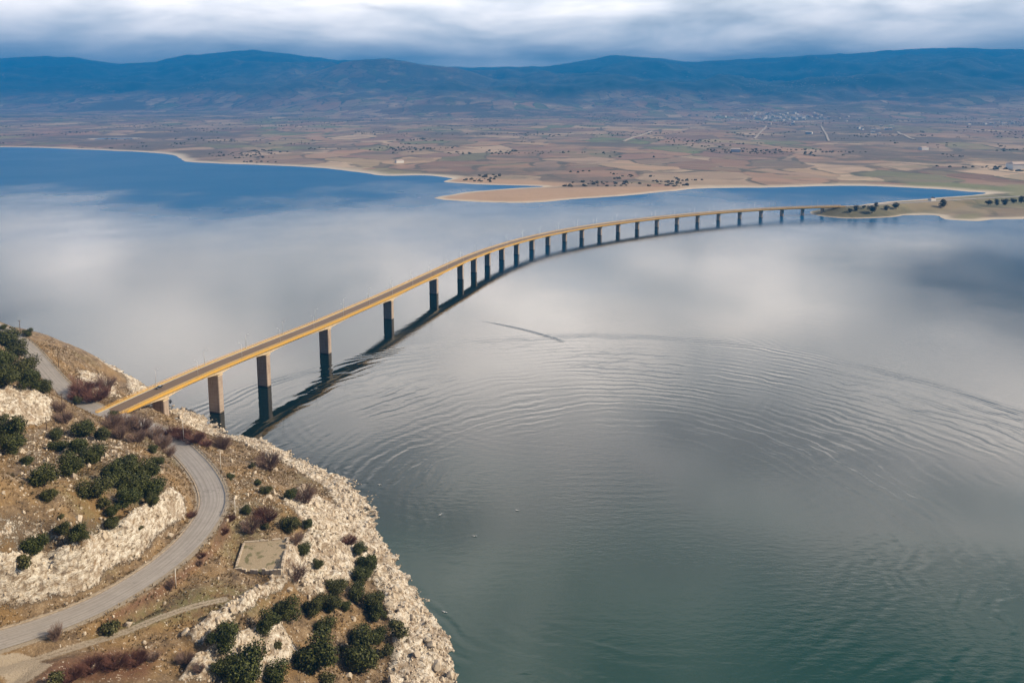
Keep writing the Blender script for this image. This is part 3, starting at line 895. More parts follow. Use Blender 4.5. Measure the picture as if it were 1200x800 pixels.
for k in range(len(nodes) - 1):
    a, b = nid[k], nid[k + 1]
    seg = fp[a:b + 1]
    dp0 = 4.9 if 1 <= k <= NEARP else 2.9
    dp1 = 4.9 if 1 <= k + 1 <= NEARP else 2.9
    mid = 3.2 if k <= NEARP - 1 else 2.7
    n = len(seg)
    hw = 4.3 if k <= NEARP - 1 else 3.5

    def prof(j, n=n, dp0=dp0, dp1=dp1, mid=mid, hw=hw):
        t = j / (n - 1)
        e = abs(2 * t - 1) ** 2.2
        dep = mid + ((dp0 if t < 0.5 else dp1) - mid) * e
        return [(-hw - 0.5, -0.80), (-hw, -dep), (hw, -dep), (hw + 0.5, -0.80)]
    sweep('girder', seg, prof, M_girder, bridge)
    # railing of this span, both sides: posts, bars and two rails
    for s in (-1, 1):
        rp = offset(full, s * 6.78)[a:b + 1] - BO[None]
        mb = MB()
        L = arc[b] - arc[a]; nb = int(L / 0.55)
        near = k < 12
        for j in range(nb + 1):
            u = arc[a] + L * j / nb
            if not near and j % 2:
                continue
            p, d = frame_at(min(u, arc[-1] - 1e-3))
            post = j % 4 == 0
            wdt = 0.14 if post else (0.05 if near else 0.08)
            hgt = 1.12 if post else 1.0
            c = (p[0] + d[1] * s * 6.78 - BO[0], p[1] - d[0] * s * 6.78 - BO[1], p[2] + 0.1 + hgt / 2)
            mb.box((0, 0, 0), (wdt, wdt * 0.7, hgt), Matrix.Translation(c) @ Matrix.Rotation(math.atan2(d[1], d[0]), 4, 'Z'))
        r1 = tag(mb.build('railing', M_ochre, bridge), kind='stuff')
        sweep('handrail', rp, [(-0.07, 1.10), (0.07, 1.10), (0.07, 1.24), (-0.07, 1.24)], M_ochre, r1)
        sweep('lower_rail', rp, [(-0.04, 0.3), (0.04, 0.3), (0.04, 0.4), (-0.04, 0.4)], M_ochre, r1)

for k in range(len(CEN)):
    dp = 4.9 if k < NEARP else 2.9
    zt = ZTOP[k] - dp + 0.02
    zb = -6.0 if k > 0 else float(gz(CEN[0, 0], CEN[0, 1])) - 4
    M_ = Matrix.Rotation(math.atan2(tg[k, 1], tg[k, 0]), 4, 'Z')
    L_, W_ = PLEN[k], PWID[k]
    # chamfered hollow-box shaft with a shallow recess on the wide faces
    ch = 0.35
    ring = [(-L_ / 2 + ch, -W_ / 2), (L_ / 2 - ch, -W_ / 2), (L_ / 2, -W_ / 2 + ch), (L_ / 2, W_ / 2 - ch), (L_ / 2 - ch, W_ / 2), (-L_ / 2 + ch, W_ / 2), (-L_ / 2, W_ / 2 - ch), (-L_ / 2, -W_ / 2 + ch)]
    V = [M_ @ Vector((x, y, zb)) for x, y in ring] + [M_ @ Vector((x, y, zt - 0.9)) for x, y in ring]
    Fc = [tuple((j, (j + 1) % 8, 8 + (j + 1) % 8, 8 + j)) for j in range(8)] + [tuple(range(7, -1, -1)), tuple(range(8, 16))]
    pr = mesh_obj('pier', V, Fc, M_pier, bridge)
    pr.location = (CEN[k, 0] - BO[0], CEN[k, 1] - BO[1], 0)
    cb = MB()
    cb.box((0, 0, zt - 0.62), (L_ + 0.5, W_ + 0.3, 0.55), M_)
    cb.build('pier_cap', M_girder, pr)
    for sx in (-1, 1):
        for sy in (-1, 1):
            MB().box((sx * L_ * 0.28, sy * min(W_ * 0.36, 2.6), zt - 0.19), (0.8, 0.8, 0.36), M_).build('bearing', M_rail, pr)

# abutments
for nm, p, d, zt in (('abutment', startp, tg[0], 31.1), ('abutment', endp, tg[-1], 13.9)):
    M_ = Matrix.Rotation(math.atan2(d[1], d[0]), 4, 'Z')
    sgn = -1 if zt > 20 else 1
    ab = MB()
    ab.box((sgn * 2.2, 0, zt - 6.5), (3.6, 13.2, 11.0), M_)
    ab.box((sgn * 5.0, 6.3, zt - 4.5), (6, 0.7, 8.2), M_)
    ab.box((sgn * 5.0, -6.3, zt - 4.5), (6, 0.7, 8.2), M_)
    o = ab.build(nm, M_pier, bridge)
    o.location = (p[0] - BO[0], p[1] - BO[1], 0)

# link between the near abutment and the road
lk = np.array([(startp[0] - tg[0][0] * u, startp[1] - tg[0][1] * u, 31.05 - 0.002 * u) for u in np.arange(-1.0, 14.0, 1.5)])
tag(sweep('junction_road', lk, [(-5.2, -0.6), (5.2, -0.6), (5.2, -0.12), (0, -0.045), (-5.2, -0.12)], M_deckroad), 'short asphalt apron joining the bridge to the hillside road', kind='structure')

# street lamps, staggered on both sides
ORD = ['first', 'second', 'third', 'fourth', 'fifth', 'sixth', 'seventh', 'eighth', 'ninth', 'tenth', 'eleventh', 'twelfth', 'thirteenth', 'fourteenth', 'fifteenth', 'sixteenth',
       'seventeenth', 'eighteenth', 'nineteenth', 'twentieth'] + ['twenty-' + q for q in ('first', 'second', 'third', 'fourth', 'fifth', 'sixth', 'seventh', 'eighth', 'ninth')] \
    + ['thirtieth'] + ['thirty-' + q for q in ('first', 'second', 'third', 'fourth', 'fifth', 'sixth', 'seventh', 'eighth', 'ninth')] + ['fortieth']
lamp0 = empty('street_lamp')
m1 = MB(); m1.tube((0, 0, 0), (0, 0, 0.9), 0.16, 0.15, 8); m1.tube((0, 0, 0.9), (0, 0, 9.6), 0.11, 0.07, 8)
m1.build('pole', M_galv, lamp0, True)
m2 = MB(); m2.tube((0, 0, 9.5), (0.5, 0, 10.1), 0.06, 0.055, 6); m2.tube((0.5, 0, 10.1), (1.7, 0, 10.35), 0.055, 0.05, 6)
m2.build('arm', M_galv, lamp0, True)
m3 = MB(); m3.add([(1.5, -.16, 10.28), (2.5, -.12, 10.38), (2.5, .12, 10.38), (1.5, .16, 10.28), (1.55, -.12, 10.46), (2.4, -.08, 10.52), (2.4, .08, 10.52), (1.55, .12, 10.46)],
                  [(3, 2, 1, 0), (4, 5, 6, 7), (0, 1, 5, 4), (1, 2, 6, 5), (2, 3, 7, 6), (3, 0, 4, 7)])
hd = m3.build('lamp_head', M_lampglass, lamp0)
cnt = {-1: 0, 1: 0}; lamp_used = False
S1 = arc[nid[1]]
for k in range(80):
    u = 42.0 + k * 20.3
    if u > arc[-1] - 6:
        break
    s = -1 if k % 2 == 0 else 1
    p, d = frame_at(u)
    o = lamp0 if not lamp_used else copy_tree(lamp0)
    lamp_used = True
    o.location = (p[0] + d[1] * s * 6.2, p[1] - d[0] * s * 6.2, p[2] + 0.06)
    o.rotation_euler = (0, 0, math.atan2(d[0] * s, -d[1] * s))
    cnt[s] += 1
    side = 'far railing' if s < 0 else 'near railing'
    tag(o, 'slim pale street lamp by the bridge\'s %s, %s from the near abutment' % (side, ORD[cnt[s] - 1]), 'street lamp', 'street lamps along the bridge')

# car on the bridge
def car(loc, rz):
    c = empty('car', loc, rz)
    def hullx(pts, w0, w1, zsplit):
        n = len(pts); V = []
        for s in (-1, 1):
            for x, z in pts:
                V.append((x, s * (w0 if z < zsplit else w1), z))
        Fc = [tuple(range(n - 1, -1, -1)), tuple(range(n, 2 * n))] + [(j, (j + 1) % n, n + (j + 1) % n, n + j) for j in range(n)]
        return V, Fc
    V, Fc = hullx([(-2.1, .35), (2.1, .35), (2.15, .6), (2.0, .85), (0.95, 1.0), (0.25, 1.42), (-1.3, 1.45), (-2.0, 1.0), (-2.15, .7)], 0.88, 0.80, 1.2)
    body = mesh_obj('body', V, Fc, M_carp, c)
    for x0, x1, z1 in ((0.85, 0.3, 1.38),):
        mesh_obj('windscreen', [(0.93, -.72, 1.03), (0.93, .72, 1.03), (0.33, .66, 1.40), (0.33, -.66, 1.40)], [(0, 1, 2, 3)], M_glass, c).location = (0.02, 0, 0.02)
    mesh_obj('rear_window', [(-1.95, -.68, 1.04), (-1.95, .68, 1.04), (-1.38, .64, 1.42), (-1.38, -.64, 1.42)], [(3, 2, 1, 0)], M_glass, c).location = (-0.03, 0, 0.02)
    for s in (-1, 1):
        mesh_obj('side_window', [(0.75, s * .865, 1.04), (0.2, s * .815, 1.36), (-1.25, s * .815, 1.38), (-1.7, s * .865, 1.06)], [(0, 1, 2, 3)], M_glass, c).location = (0, s * 0.012, 0)
        MB().box((2.1, s * .62, .68), (.12, .36, .16)).build('headlight', M_lampglass, c)
        MB().box((-2.1, s * .64, .82), (.12, .3, .2)).build('tail_light', M_redglass, c)
        for x in (-1.3, 1.35):
            wl = MB().tube((0, -.1, 0), (0, .1, 0), .33, .33, 14).build('wheel', M_tyre, c)
            wl.location = (x, s * .80, .33)
            MB().tube((0, -.105, 0), (0, .105, 0), .2, .2, 10).build('rim', M_galv, wl)
    return c


p, d = frame_at(S1 + 2.0)
cr = car((p[0] + d[1] * -2.0, p[1] + d[0] * 2.0, p[2] - 0.09), math.atan2(-d[1], -d[0]))
tag(cr, 'small dark hatchback driving on the bridge above the first pier', 'car')
# ------------------------------------------------------------------ far shore, plain and mountains
SHORE_P = [(-700, 168), (-300, 171), (0, 172.5), (90, 175), (190, 180), (214, 187.5), (225, 190), (320, 194), (370, 196.3), (425, 202.5), (450, 206), (500, 205.5), (530, 209.5), (518, 213), (560, 216), (610, 217.5), (640, 218.5),
           (600, 221), (560, 224), (530, 228), (510, 232), (540, 235.5), (580, 237.5), (620, 237.5), (675, 233.5), (735, 229), (792, 223.5), (830, 220.5), (910, 219.5),
           (996, 217.5), (1054, 219.5), (1107, 222), (1135, 224.5), (1160, 226), (1140, 228.5), (1100, 232), (1050, 235.5), (1035, 237), (1000, 242), (983, 245.5), (967, 250),
           (976, 253.8), (1013, 254), (1050, 252.8), (1083, 251.8), (1102, 253), (1107, 257), (1143, 259), (1160, 257.5), (1200, 256), (1290, 253), (1500, 249)]
shore = [pix(a, b, 0)[:2] for a, b in SHORE_P]
# round off the traced corners
sh_s = catmull([(x, y, 0) for x, y in shore], 25.0)[:, :2]
shpoly = [tuple(p) for p in sh_s] + [(30000, 2500), (30000, 40000), (-30000, 40000), (-30000, 3600)]
nu, nv = 900, 400
uu = np.linspace(-1.2, 1.2, nu)
vv = np.exp(np.linspace(math.log(1180), math.log(19800), nv))
FU, FY = np.meshgrid(uu, vv)
FX = FU * FY
dsh, _ = seg_dist(FX, FY, [tuple(p) for p in sh_s])
ins = inside(FX, FY, shpoly)
sd = np.where(ins, dsh, -dsh) + fbm(FX / 90, FY / 90, 3, 41) * 9
RP = np.array([(-500, 80), (-200, 66), (0, 71), (60, 67), (100, 69), (150, 76), (190, 74), (225, 66), (300, 60.5), (350, 66), (400, 72), (450, 70), (500, 77), (560, 80), (640, 79), (720, 66), (760, 69), (800, 74), (850, 72),
               (950, 66), (1060, 60), (1130, 58), (1200, 60), (1400, 70), (1700, 64)], float)
FPX = 600 + F * FU * 1.0
YR = 17200.0
kr = np.interp(FPX, RP[:, 0], RP[:, 1])
Zr = H + (YH - kr) / F * YR * 1.0 + fbm(FU * 9, FU * 0 + 3, 4, 51) * 40 + fbm(FU * 45, FU * 0 + 7, 4, 57) * 32
Y0 = np.interp(FPX, [-300, 0, 250, 330, 480, 650, 850, 1200, 1500], [9000, 9300, 9000, 8000, 6800, 6900, 6600, 6200, 6000])
pd = np.clip(sd, 0, None)
zpl = 2.2 * (1 - np.exp(-pd / 30)) + 0.0075 * np.minimum(pd, 6000) + np.minimum(pd / 500, 1) * (fbm(FX / 700, FY / 700, 4, 61) * 11 + fbm(FX / 220, FY / 220, 3, 66) * 4)
tt = np.clip((FY - Y0) / (YR - Y0), 0, 1)
prof = tt ** 1.25
er = fbm(FX / 2600 + 5, FY / 3400, 5, 71, True)
er2 = fbm(FX / 900, FY / 1300, 4, 75)
zm = zpl * (1 - prof) + Zr * prof + (er * 420 - 90 + er2 * 120) * np.sin(np.pi * np.clip(tt, 0, 1)) ** 0.9 * 0.75
behind = np.clip((FY - YR) / 2600, 0, 1)
zm = zm - behind ** 1.2 * 500
# shoulder in front of the left mountain, low rises on the plain
cx = (470 - 600) / F * 11600
hz = 640 * np.exp(-((FX - cx) / 1900) ** 2 - ((FY - 11800) / 1700) ** 2)
hz2 = 240 * np.exp(-((FX - (250 - 600) / F * 9500) / 1500) ** 2 - ((FY - 10300) / 900) ** 2) * 0.35
zm = np.maximum(zm, zpl + hz * (1 + 0.3 * er)) + hz2
# the sight line to the ridge is not cut by what lies in front
lim2 = H + (Zr - H) * np.clip(FY, 1, YR) / YR - 6
zm = np.where(FY < YR * 0.97, np.minimum(zm, np.maximum(lim2, 30)), zm)
FZ = np.where(sd > 0, zm, np.maximum(sd * 0.06, -5.0))
# causeway carrying the road on from the bridge
e1 = (float(endp[0]), float(endp[1]), 13.6)
CAUS = catmull([e1, (e1[0] + 45, e1[1] + 10, 13.2), pix(1030, 239.5, 12.5), pix(1070, 237.2, 11.5), pix(1110, 234.6, 10.5), pix(1160, 231.8, 9.5), pix(1215, 229.2, 9), pix(1300, 226, 9), pix(1450, 222, 10)], 6.0)
cd, cz = seg_dist(FX, FY, CAUS, CAUS[:, 2])
near_c = np.clip(cz - 0.6 - np.clip(cd - 9, 0, None) * 0.30, -5, None)
FZ = np.where(cd < 70, np.maximum(FZ, near_c), FZ)
FZ = np.where((sd > 6) & (cd < 9), cz - 0.45, FZ)
FZ = np.where((sd > 0) & (FX > 500) & (FY < 1480) & (cd > 9), np.maximum(np.minimum(FZ, 2.0 + sd * 0.05), near_c), FZ)


def fz(x, y):
    u = np.asarray(x) / np.asarray(y)
    fu = np.clip((u - uu[0]) / (uu[1] - uu[0]), 0, nu - 1.001)
    fv = np.clip((np.log(y) - math.log(1180)) / (math.log(19800) - math.log(1180)) * (nv - 1), 0, nv - 1.001)
    a = np.floor(fu).astype(int); b = np.floor(fv).astype(int); fu = fu - a; fv = fv - b
    return FZ[b, a] * (1 - fu) * (1 - fv) + FZ[b, a + 1] * fu * (1 - fv) + FZ[b + 1, a] * (1 - fu) * fv + FZ[b + 1, a + 1] * fu * fv


def far_hit(px, py):
    x = (px - 600) / F; y = -(py - YC) / F
    d = np.array([x, CT + y * ST, -ST + y * CT])
    yy = np.exp(np.linspace(math.log(1190), math.log(19000), 4000))
    k = yy / d[1]
    g = fz(d[0] * k, yy)
    b = np.nonzero(H + d[2] * k <= np.maximum(g, 0))[0]
    j = b[0] if len(b) else -1
    return float(d[0] * k[j]), float(yy[j]), float(g[j])


fidx = np.arange(nu * nv).reshape(nv, nu)
FQ = np.stack([fidx[:-1, :-1], fidx[:-1, 1:], fidx[1:, 1:], fidx[1:, :-1]], -1).reshape(-1, 4)
FQ = FQ[FZ.ravel()[FQ].max(1) > -4.9]
fus = np.unique(FQ); frm = np.zeros(nu * nv, np.int64); frm[fus] = np.arange(len(fus))
FZ = FZ.astype(float)
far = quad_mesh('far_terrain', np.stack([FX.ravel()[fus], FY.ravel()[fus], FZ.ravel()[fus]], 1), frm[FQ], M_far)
FPY = to_pix(FX, FY, FZ)[1]; FPXX = to_pix(FX, FY, FZ)[0]
spitm = polymask(FX, FY, [pix(a, b, 2)[:2] for a, b in [(500, 232), (530, 227), (590, 221.5), (680, 219.5), (760, 219), (830, 219), (800, 224), (735, 230), (675, 234.5), (600, 239), (540, 237)]], 25)
spitm = np.maximum(spitm, polymask(FX, FY, [pix(a, b, 2)[:2] for a, b in [(515, 213), (540, 208), (620, 212), (690, 216), (640, 219), (560, 217)]], 25))
greenf = polymask(FX, FY, [pix(a, b, 2)[:2] for a, b in [(1060, 219), (1060, 214), (1120, 215), (1190, 221), (1180, 226), (1130, 224)]], 20) * 0.9
greenf = np.maximum(greenf, polymask(FX, FY, [pix(a, b, 2)[:2] for a, b in [(1110, 257), (1120, 251), (1150, 250), (1150, 257)]], 12) * 0.6)
add_attr(far, 'spit', spitm.ravel()[fus] * 0.95)
greenf = np.maximum(greenf, 0.38 * (1 - sstep(cd, 50, 100)) * (FX > 470))
add_attr(far, 'green', greenf.ravel()[fus])
add_attr(far, 'shore', ((1 - sstep(sd, 12, 65)) * (1 - 0.85 * ((FX > 470) & (FY < 1620)))).ravel()[fus])
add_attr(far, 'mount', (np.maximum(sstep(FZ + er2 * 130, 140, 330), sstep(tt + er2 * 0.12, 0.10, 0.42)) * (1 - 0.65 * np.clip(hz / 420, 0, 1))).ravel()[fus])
tag(far, 'far plain of fields rising to cloud capped mountains across the lake', kind='structure')

# causeway road
cr_ = sweep('causeway_road', CAUS, [(-4.6, -0.5), (4.6, -0.5), (4.6, 0.02), (-4.6, 0.02)], M_asph)
tag(cr_, 'grey road running on along the causeway from the far bridge end', kind='structure')

# pale farm tracks on the plain
def track(name, P, wd):
    pts_ = [far_hit(*p)[:2] for p in P]
    c = catmull([(x, y, 0) for x, y in pts_], 40.0)
    c[:, 2] = fz(c[:, 0], c[:, 1]) + 2.5
    o = sweep(name, c, [(-wd, -3), (wd, -3), (wd, 0), (-wd, 0)], M_house_d)
    return o


M_house_d = mat('track_gravel', f_plain((0.40, 0.34, 0.28), 0.9))
for P, wd, lb in (([(884, 163), (890, 157), (898, 148)], 4.5, 'pale straight farm track leading up to the white village'),
                  ([(962, 148), (967, 156), (972, 166)], 4.5, 'pale straight farm track right of the white village'),
                  ([(1052, 155), (1062, 160), (1072, 164)], 6, 'short pale farm track on the plain towards the right edge'),
                  ([(730, 166), (748, 160), (764, 154)], 6, 'faint slanting farm track on the middle of the plain')):
    tag(track('farm_track', P, wd), lb, kind='structure')

# houses of the far villages
hv = [(-1, -1, 0), (1, -1, 0), (1, 1, 0), (-1, 1, 0), (-1, -1, 1), (1, -1, 1), (1, 1, 1), (-1, 1, 1)]
rh = random.Random(5)


def house_proto(name, L, Wd, hh):
    e = empty(name)
    v = [(x * L / 2, y * Wd / 2, z * (hh + 2) - 2) for x, y, z in hv]
    mesh_obj('wall', v, [(0, 1, 5, 4), (1, 2, 6, 5), (2, 3, 7, 6), (3, 0, 4, 7), (4, 5, 6, 7)], M_house, e)
    a, b = L / 2 + .5, Wd / 2 + .5
    mesh_obj('roof', [(-a, -b, hh), (a, -b, hh), (a, b, hh), (-a, b, hh), (-a * .7, 0, hh + 2.6), (a * .7, 0, hh + 2.6)],
             [(3, 2, 1, 0), (0, 1, 5, 4), (2, 3, 4, 5), (1, 2, 5), (3, 0, 4)], M_roof, e)
    return e


hp = [house_proto('village_house', 14, 11, 7), house_proto('village_house', 18, 12, 9), house_proto('village_house', 24, 14, 7)]
hused = [False] * 3


def put_house(px, py, label, group, kind=None, sc=1.0):
    k = rh.randrange(3) if kind is None else kind
    x, y, z = far_hit(px, py)
    o = hp[k] if not hused[k] else copy_tree(hp[k])
    hused[k] = True
    o.location = (x, y, z)
    o.rotation_euler = (0, 0, rh.uniform(-0.6, 0.6))
    o.scale = (sc,) * 3
    tag(o, label, 'house', group)


for k in range(120):
    px = rh.gauss(695 + 600 * 0.355, 34); py = 137.5 + rh.gauss(0, 3.0) + (px - 908) * 0.006
    put_house(px, py, 'small white house in the village at the foot of the far mountains', 'houses of the white village', sc=rh.uniform(0.8, 1.25))
for k in range(22):
    put_house(rh.gauss(1180, 26), 145 + rh.gauss(0, 2.2), 'pale house in the small hamlet under the mountain near the right edge', 'houses of the right hamlet')
for k in range(14):
    put_house(rh.gauss(1030, 16), 152 + rh.gauss(0, 2), 'pale house in the loose hamlet right of the white village', 'houses of the loose hamlet')
for px, py, lb, s in ((862, 178, 'long white farm shed among the fields below the village', 1.4), (948, 157, 'white barn beside the farm track right of the village', 1.3),
                      (1082, 176, 'white farm shed on the plain right of the green fields', 1.3), (1192, 198, 'large white shed by the trees at the right edge', 2.0),
                      (1092, 235.5, 'small white roadside house on the causeway', 0.5), (468, 191, 'pale lone farmhouse behind the far sandy shore', 1.0)):
    put_house(px, py, lb, None, 2, s)

# trees by the causeway and on the far shore
def leaf_cloud(n, rx, rz_, size, seed, lobes=5):
    r = np.random.default_rng(seed)
    V = np.zeros((n * 4, 3)); c0 = r.normal(0, 1, (lobes, 3)); c0 /= np.linalg.norm(c0, axis=1)[:, None]
    c0 *= r.uniform(0.30, 0.72, (lobes, 1)); rad = r.uniform(0.34, 0.52, lobes); c0[0] = 0; rad[0] = 0.66
    li = r.integers(0, lobes, n)
    d = r.normal(0, 1, (n, 3)); d /= np.linalg.norm(d, axis=1)[:, None]
    rr = rad[li] * r.uniform(0.52, 1.16, n) * (1 + 0.22 * np.sin(d[:, 0] * 7 + li) * np.cos(d[:, 1] * 6 + d[:, 2] * 5))
    P = c0[li] + d * rr[:, None]
    P = P * np.array([rx, rx, rz_]) + np.array([0, 0, rz_ * 0.95])
    P[:, 2] = np.maximum(P[:, 2], 0.02 * rx)
    nrm = d + r.normal(0, 0.55, (n, 3)); nrm /= np.linalg.norm(nrm, axis=1)[:, None]
    a = np.cross(nrm, r.normal(0, 1, (n, 3))); a /= np.linalg.norm(a, axis=1)[:, None]
    b = np.cross(nrm, a)
    s = size * r.uniform(0.6, 1.3, (n, 1))
    V[0::4] = P - a * s; V[1::4] = P - b * s * 0.6; V[2::4] = P + a * s; V[3::4] = P + b * s * 0.6
    return V, np.arange(n * 4).reshape(-1, 4)


def trunk_mesh(hh, r, seed, limbs=5, spread=0.3):
    rr = random.Random(seed); mb = MB()
    mb.tube((0, 0, -0.12), (0, 0, hh), r, r * 0.6, 7, False)
    for k in range(limbs):
        a = 2 * math.pi * k / limbs + rr.uniform(-.4, .4); z0 = hh * rr.uniform(0.4, 0.95)
        mb.tube((0, 0, z0), (math.cos(a) * spread, math.sin(a) * spread, z0 + rr.uniform(0.12, 0.35)), r * 0.5, r * 0.12, 5, False)
    return mb


def tree_proto(name, n, rz_, size, seed, leaf, lobes=6):
    e = empty(name)
    V, Qd = leaf_cloud(n, 0.5, rz_, size, seed, lobes)
    quad_mesh('crown', V, Qd, leaf, e, smooth=False)
    trunk_mesh(0.28, 0.035, seed).build('trunk', M_bark, e)
    return e


ft = [tree_proto('roadside_tree', 500, 0.45, 0.06, 300 + k, M_fartree) for k in range(3)]
fused = [False] * 3
FT = [(1003, 244, 9, 'dark bush on the embankment just past the far bridge end'), (1022, 246, 13, 'dark round tree on the causeway slope nearest the far bridge end'), (1027, 241, 7, 'small dark tree by the causeway road above the round tree'),
      (1039, 244, 8, 'dark tree on the causeway slope, second past the bridge end'), (1050, 242, 11, 'broad dark tree on the causeway slope, third past the bridge end'),
      (1104, 240, 12, 'large dark tree standing alone midway along the causeway'), (1093, 233, 5, 'small tree beside the white roadside house'), (1158, 238, 10, 'leftmost tree of the dark row along the causeway field'),
      (1168, 238, 9, 'second tree of the dark row along the causeway field'), (1178, 237, 10, 'third tree of the dark row along the causeway field'), (1188, 236, 9, 'fourth tree of the dark row along the causeway field'), (1197, 235, 10, 'rightmost tree of the dark row along the causeway field'),
      (996, 247, 7, 'low dark bush at the tip of the causeway under the bridge'), (1012, 243, 6, 'small grey bush at the roadside near the far bridge end')]
for k, (px, py, wpx, lb) in enumerate(FT):
    x, y, z = far_hit(px, py + wpx * 0.3)
    s = wpx / (F / y)
    q = k % 3
    o = ft[q] if not fused[q] else copy_tree(ft[q])
    fused[q] = True
    o.location = (x, y, z); o.scale = (s, s, s); o.rotation_euler = (0, 0, k * 1.3)
    tag(o, lb, 'tree', 'trees along the causeway')

# woods, hedges and scrub on the plain that read as one mass
rf_ = np.random.default_rng(77)
VV = []; n_t = 0
cand = 26000
cu = rf_.uniform(-0.72, 0.72, cand); cy_ = np.exp(rf_.uniform(math.log(1350), math.log(7500), cand)); cxx = cu * cy_
den_ = fbm(cxx / 520, cy_ / 420, 4, 91) + 0.35 * fbm(cxx / 120, cy_ / 90, 2, 95)
dd, _ = seg_dist(cxx, cy_, [tuple(p) for p in sh_s]); insd = inside(cxx, cy_, shpoly)
cdd, _ = seg_dist(cxx, cy_, CAUS)
sm_ = polymask(cxx, cy_, [pix(a, b, 2)[:2] for a, b in [(500, 233), (530, 227), (600, 220), (700, 219), (830, 219), (800, 225), (675, 235), (540, 238)]], 10)
thin = np.where(cy_ < 2700, 0.13, 0.0)
ok = insd & (den_ > 0.2 + thin) & (dd > 40) & (den_ > 0.20) & (cdd > 25) & (sm_ < 0.2)
X_, Y_ = cxx[ok][:6500], cy_[ok][:6500]
Z_ = fz(X_, Y_)
base_blob = []
for th_ in range(6):
    a = th_ * math.pi / 3
    base_blob.append((math.cos(a), math.sin(a), 0.0))
for th_ in range(6):
    a = th_ * math.pi / 3 + 0.5
    base_blob.append((0.85 * math.cos(a), 0.85 * math.sin(a), 0.75))
base_blob.append((0.1, 0, 1.25))
bb_ = np.array(base_blob)
bf = np.array([(k, (k + 1) % 6, 6 + (k + 1) % 6) for k in range(6)] + [(k, 6 + (k + 1) % 6, 6 + k) for k in range(6)] + [(6 + k, 6 + (k + 1) % 6, 12) for k in range(6)])
nT = len(X_)
sz = rf_.uniform(1.6, 4.2, nT)
Vt = bb_[None] * rf_.uniform(0.7, 1.3, (nT, 13, 1)) * sz[:, None, None] * np.array([1.25, 1.25, 1.0]) + np.stack([X_, Y_, Z_ - 0.6], 1)[:, None]
Ft = (bf[None] + 13 * np.arange(nT)[:, None, None]).reshape(-1, 3)
wood = quad_mesh('far_woods', Vt.reshape(-1, 3), Ft, M_fartree, smooth=False)
tag(wood, 'dark scattered woods and hedges across the far plain', kind='stuff')
# ------------------------------------------------------------------ plants of the near hillside
ev = [tree_proto('evergreen_bush', 5600, 0.42, 0.028, 500 + k, M_leaf, 7 + k % 3) for k in range(6)]
ol = [tree_proto('olive_bush', 1500, 0.34, 0.045, 540 + k, M_leaf2, 6) for k in range(2)]


def bare_proto(name, n, seed, m, hgt=0.8, spread=0.5):
    e = empty(name)
    rr = random.Random(seed); mb = MB(); st = MB()
    for k in range(n):
        a = rr.uniform(0, 2 * math.pi); r0 = rr.uniform(0, 0.16); tilt = rr.uniform(0.1, 1.0)
        p0 = Vector((math.cos(a) * r0, math.sin(a) * r0, -0.02))
        L = hgt * rr.uniform(0.5, 1.0)
        p1 = p0 + Vector((math.cos(a) * tilt * spread * 0.5, math.sin(a) * tilt * spread * 0.5, L * 0.5))
        st.tube(p0, p1, 0.010, 0.006, 3, False)
        for j in range(6):
            b = a + rr.uniform(-0.9, 0.9)
            q0 = p0.lerp(p1, rr.uniform(0.5, 1.0))
            q1 = q0 + Vector((math.cos(b) * spread * rr.uniform(0.1, 0.5), math.sin(b) * spread * rr.uniform(0.1, 0.5), L * rr.uniform(0.1, 0.5)))
            mb.tube(q0, q1, 0.0055, 0.002, 3, False)
            for i in range(2):
                b2 = b + rr.uniform(-1, 1)
                q2 = q0.lerp(q1, rr.uniform(0.4, 0.9))
                mb.tube(q2, q2 + Vector((math.cos(b2) * 0.12, math.sin(b2) * 0.12, rr.uniform(0.03, 0.16))), 0.004, 0.0015, 3, False)
    st.build('stem', m, e)
    mb.build('twigs', m, e)['kind'] = 'stuff'
    return e


ba = [bare_proto('bare_bush', 60, 600 + k, M_twig) for k in range(3)]
rd = [bare_proto('rusty_bush', 75, 640 + k, M_twigr, 0.6, 0.6) for k in range(2)]
KINDS = {'e': (ev, 'bush'), 'o': (ol, 'bush'), 'b': (ba, 'bush'), 'r': (rd, 'bush')}
GRP = {'e': 'evergreen bushes on the hillside', 'o': 'olive bushes on the hillside', 'b': 'bare bushes on the hillside', 'r': 'rusty bushes on the hillside'}
usedp = {}
pr_ = random.Random(3)


def plant(k, px, py, wpx, label, hs=1.0):
    protos, cat = KINDS[k]
    i = pr_.randrange(len(protos))
    x, y, z = hit(px, py + wpx * 0.26 * hs)
    s = wpx / (F / (y * CT + (H - z) * ST)) * 1.12
    o = protos[i] if not usedp.get((k, i)) else copy_tree(protos[i])
    usedp[(k, i)] = True
    o.location = (x, y, z - 0.03 * s)
    o.rotation_euler = (0, 0, pr_.uniform(0, 6.28))
    o.scale = (s * pr_.uniform(0.94, 1.06), s * pr_.uniform(0.94, 1.06), s * hs * pr_.uniform(0.92, 1.08))
    tag(o, label, cat, GRP[k])


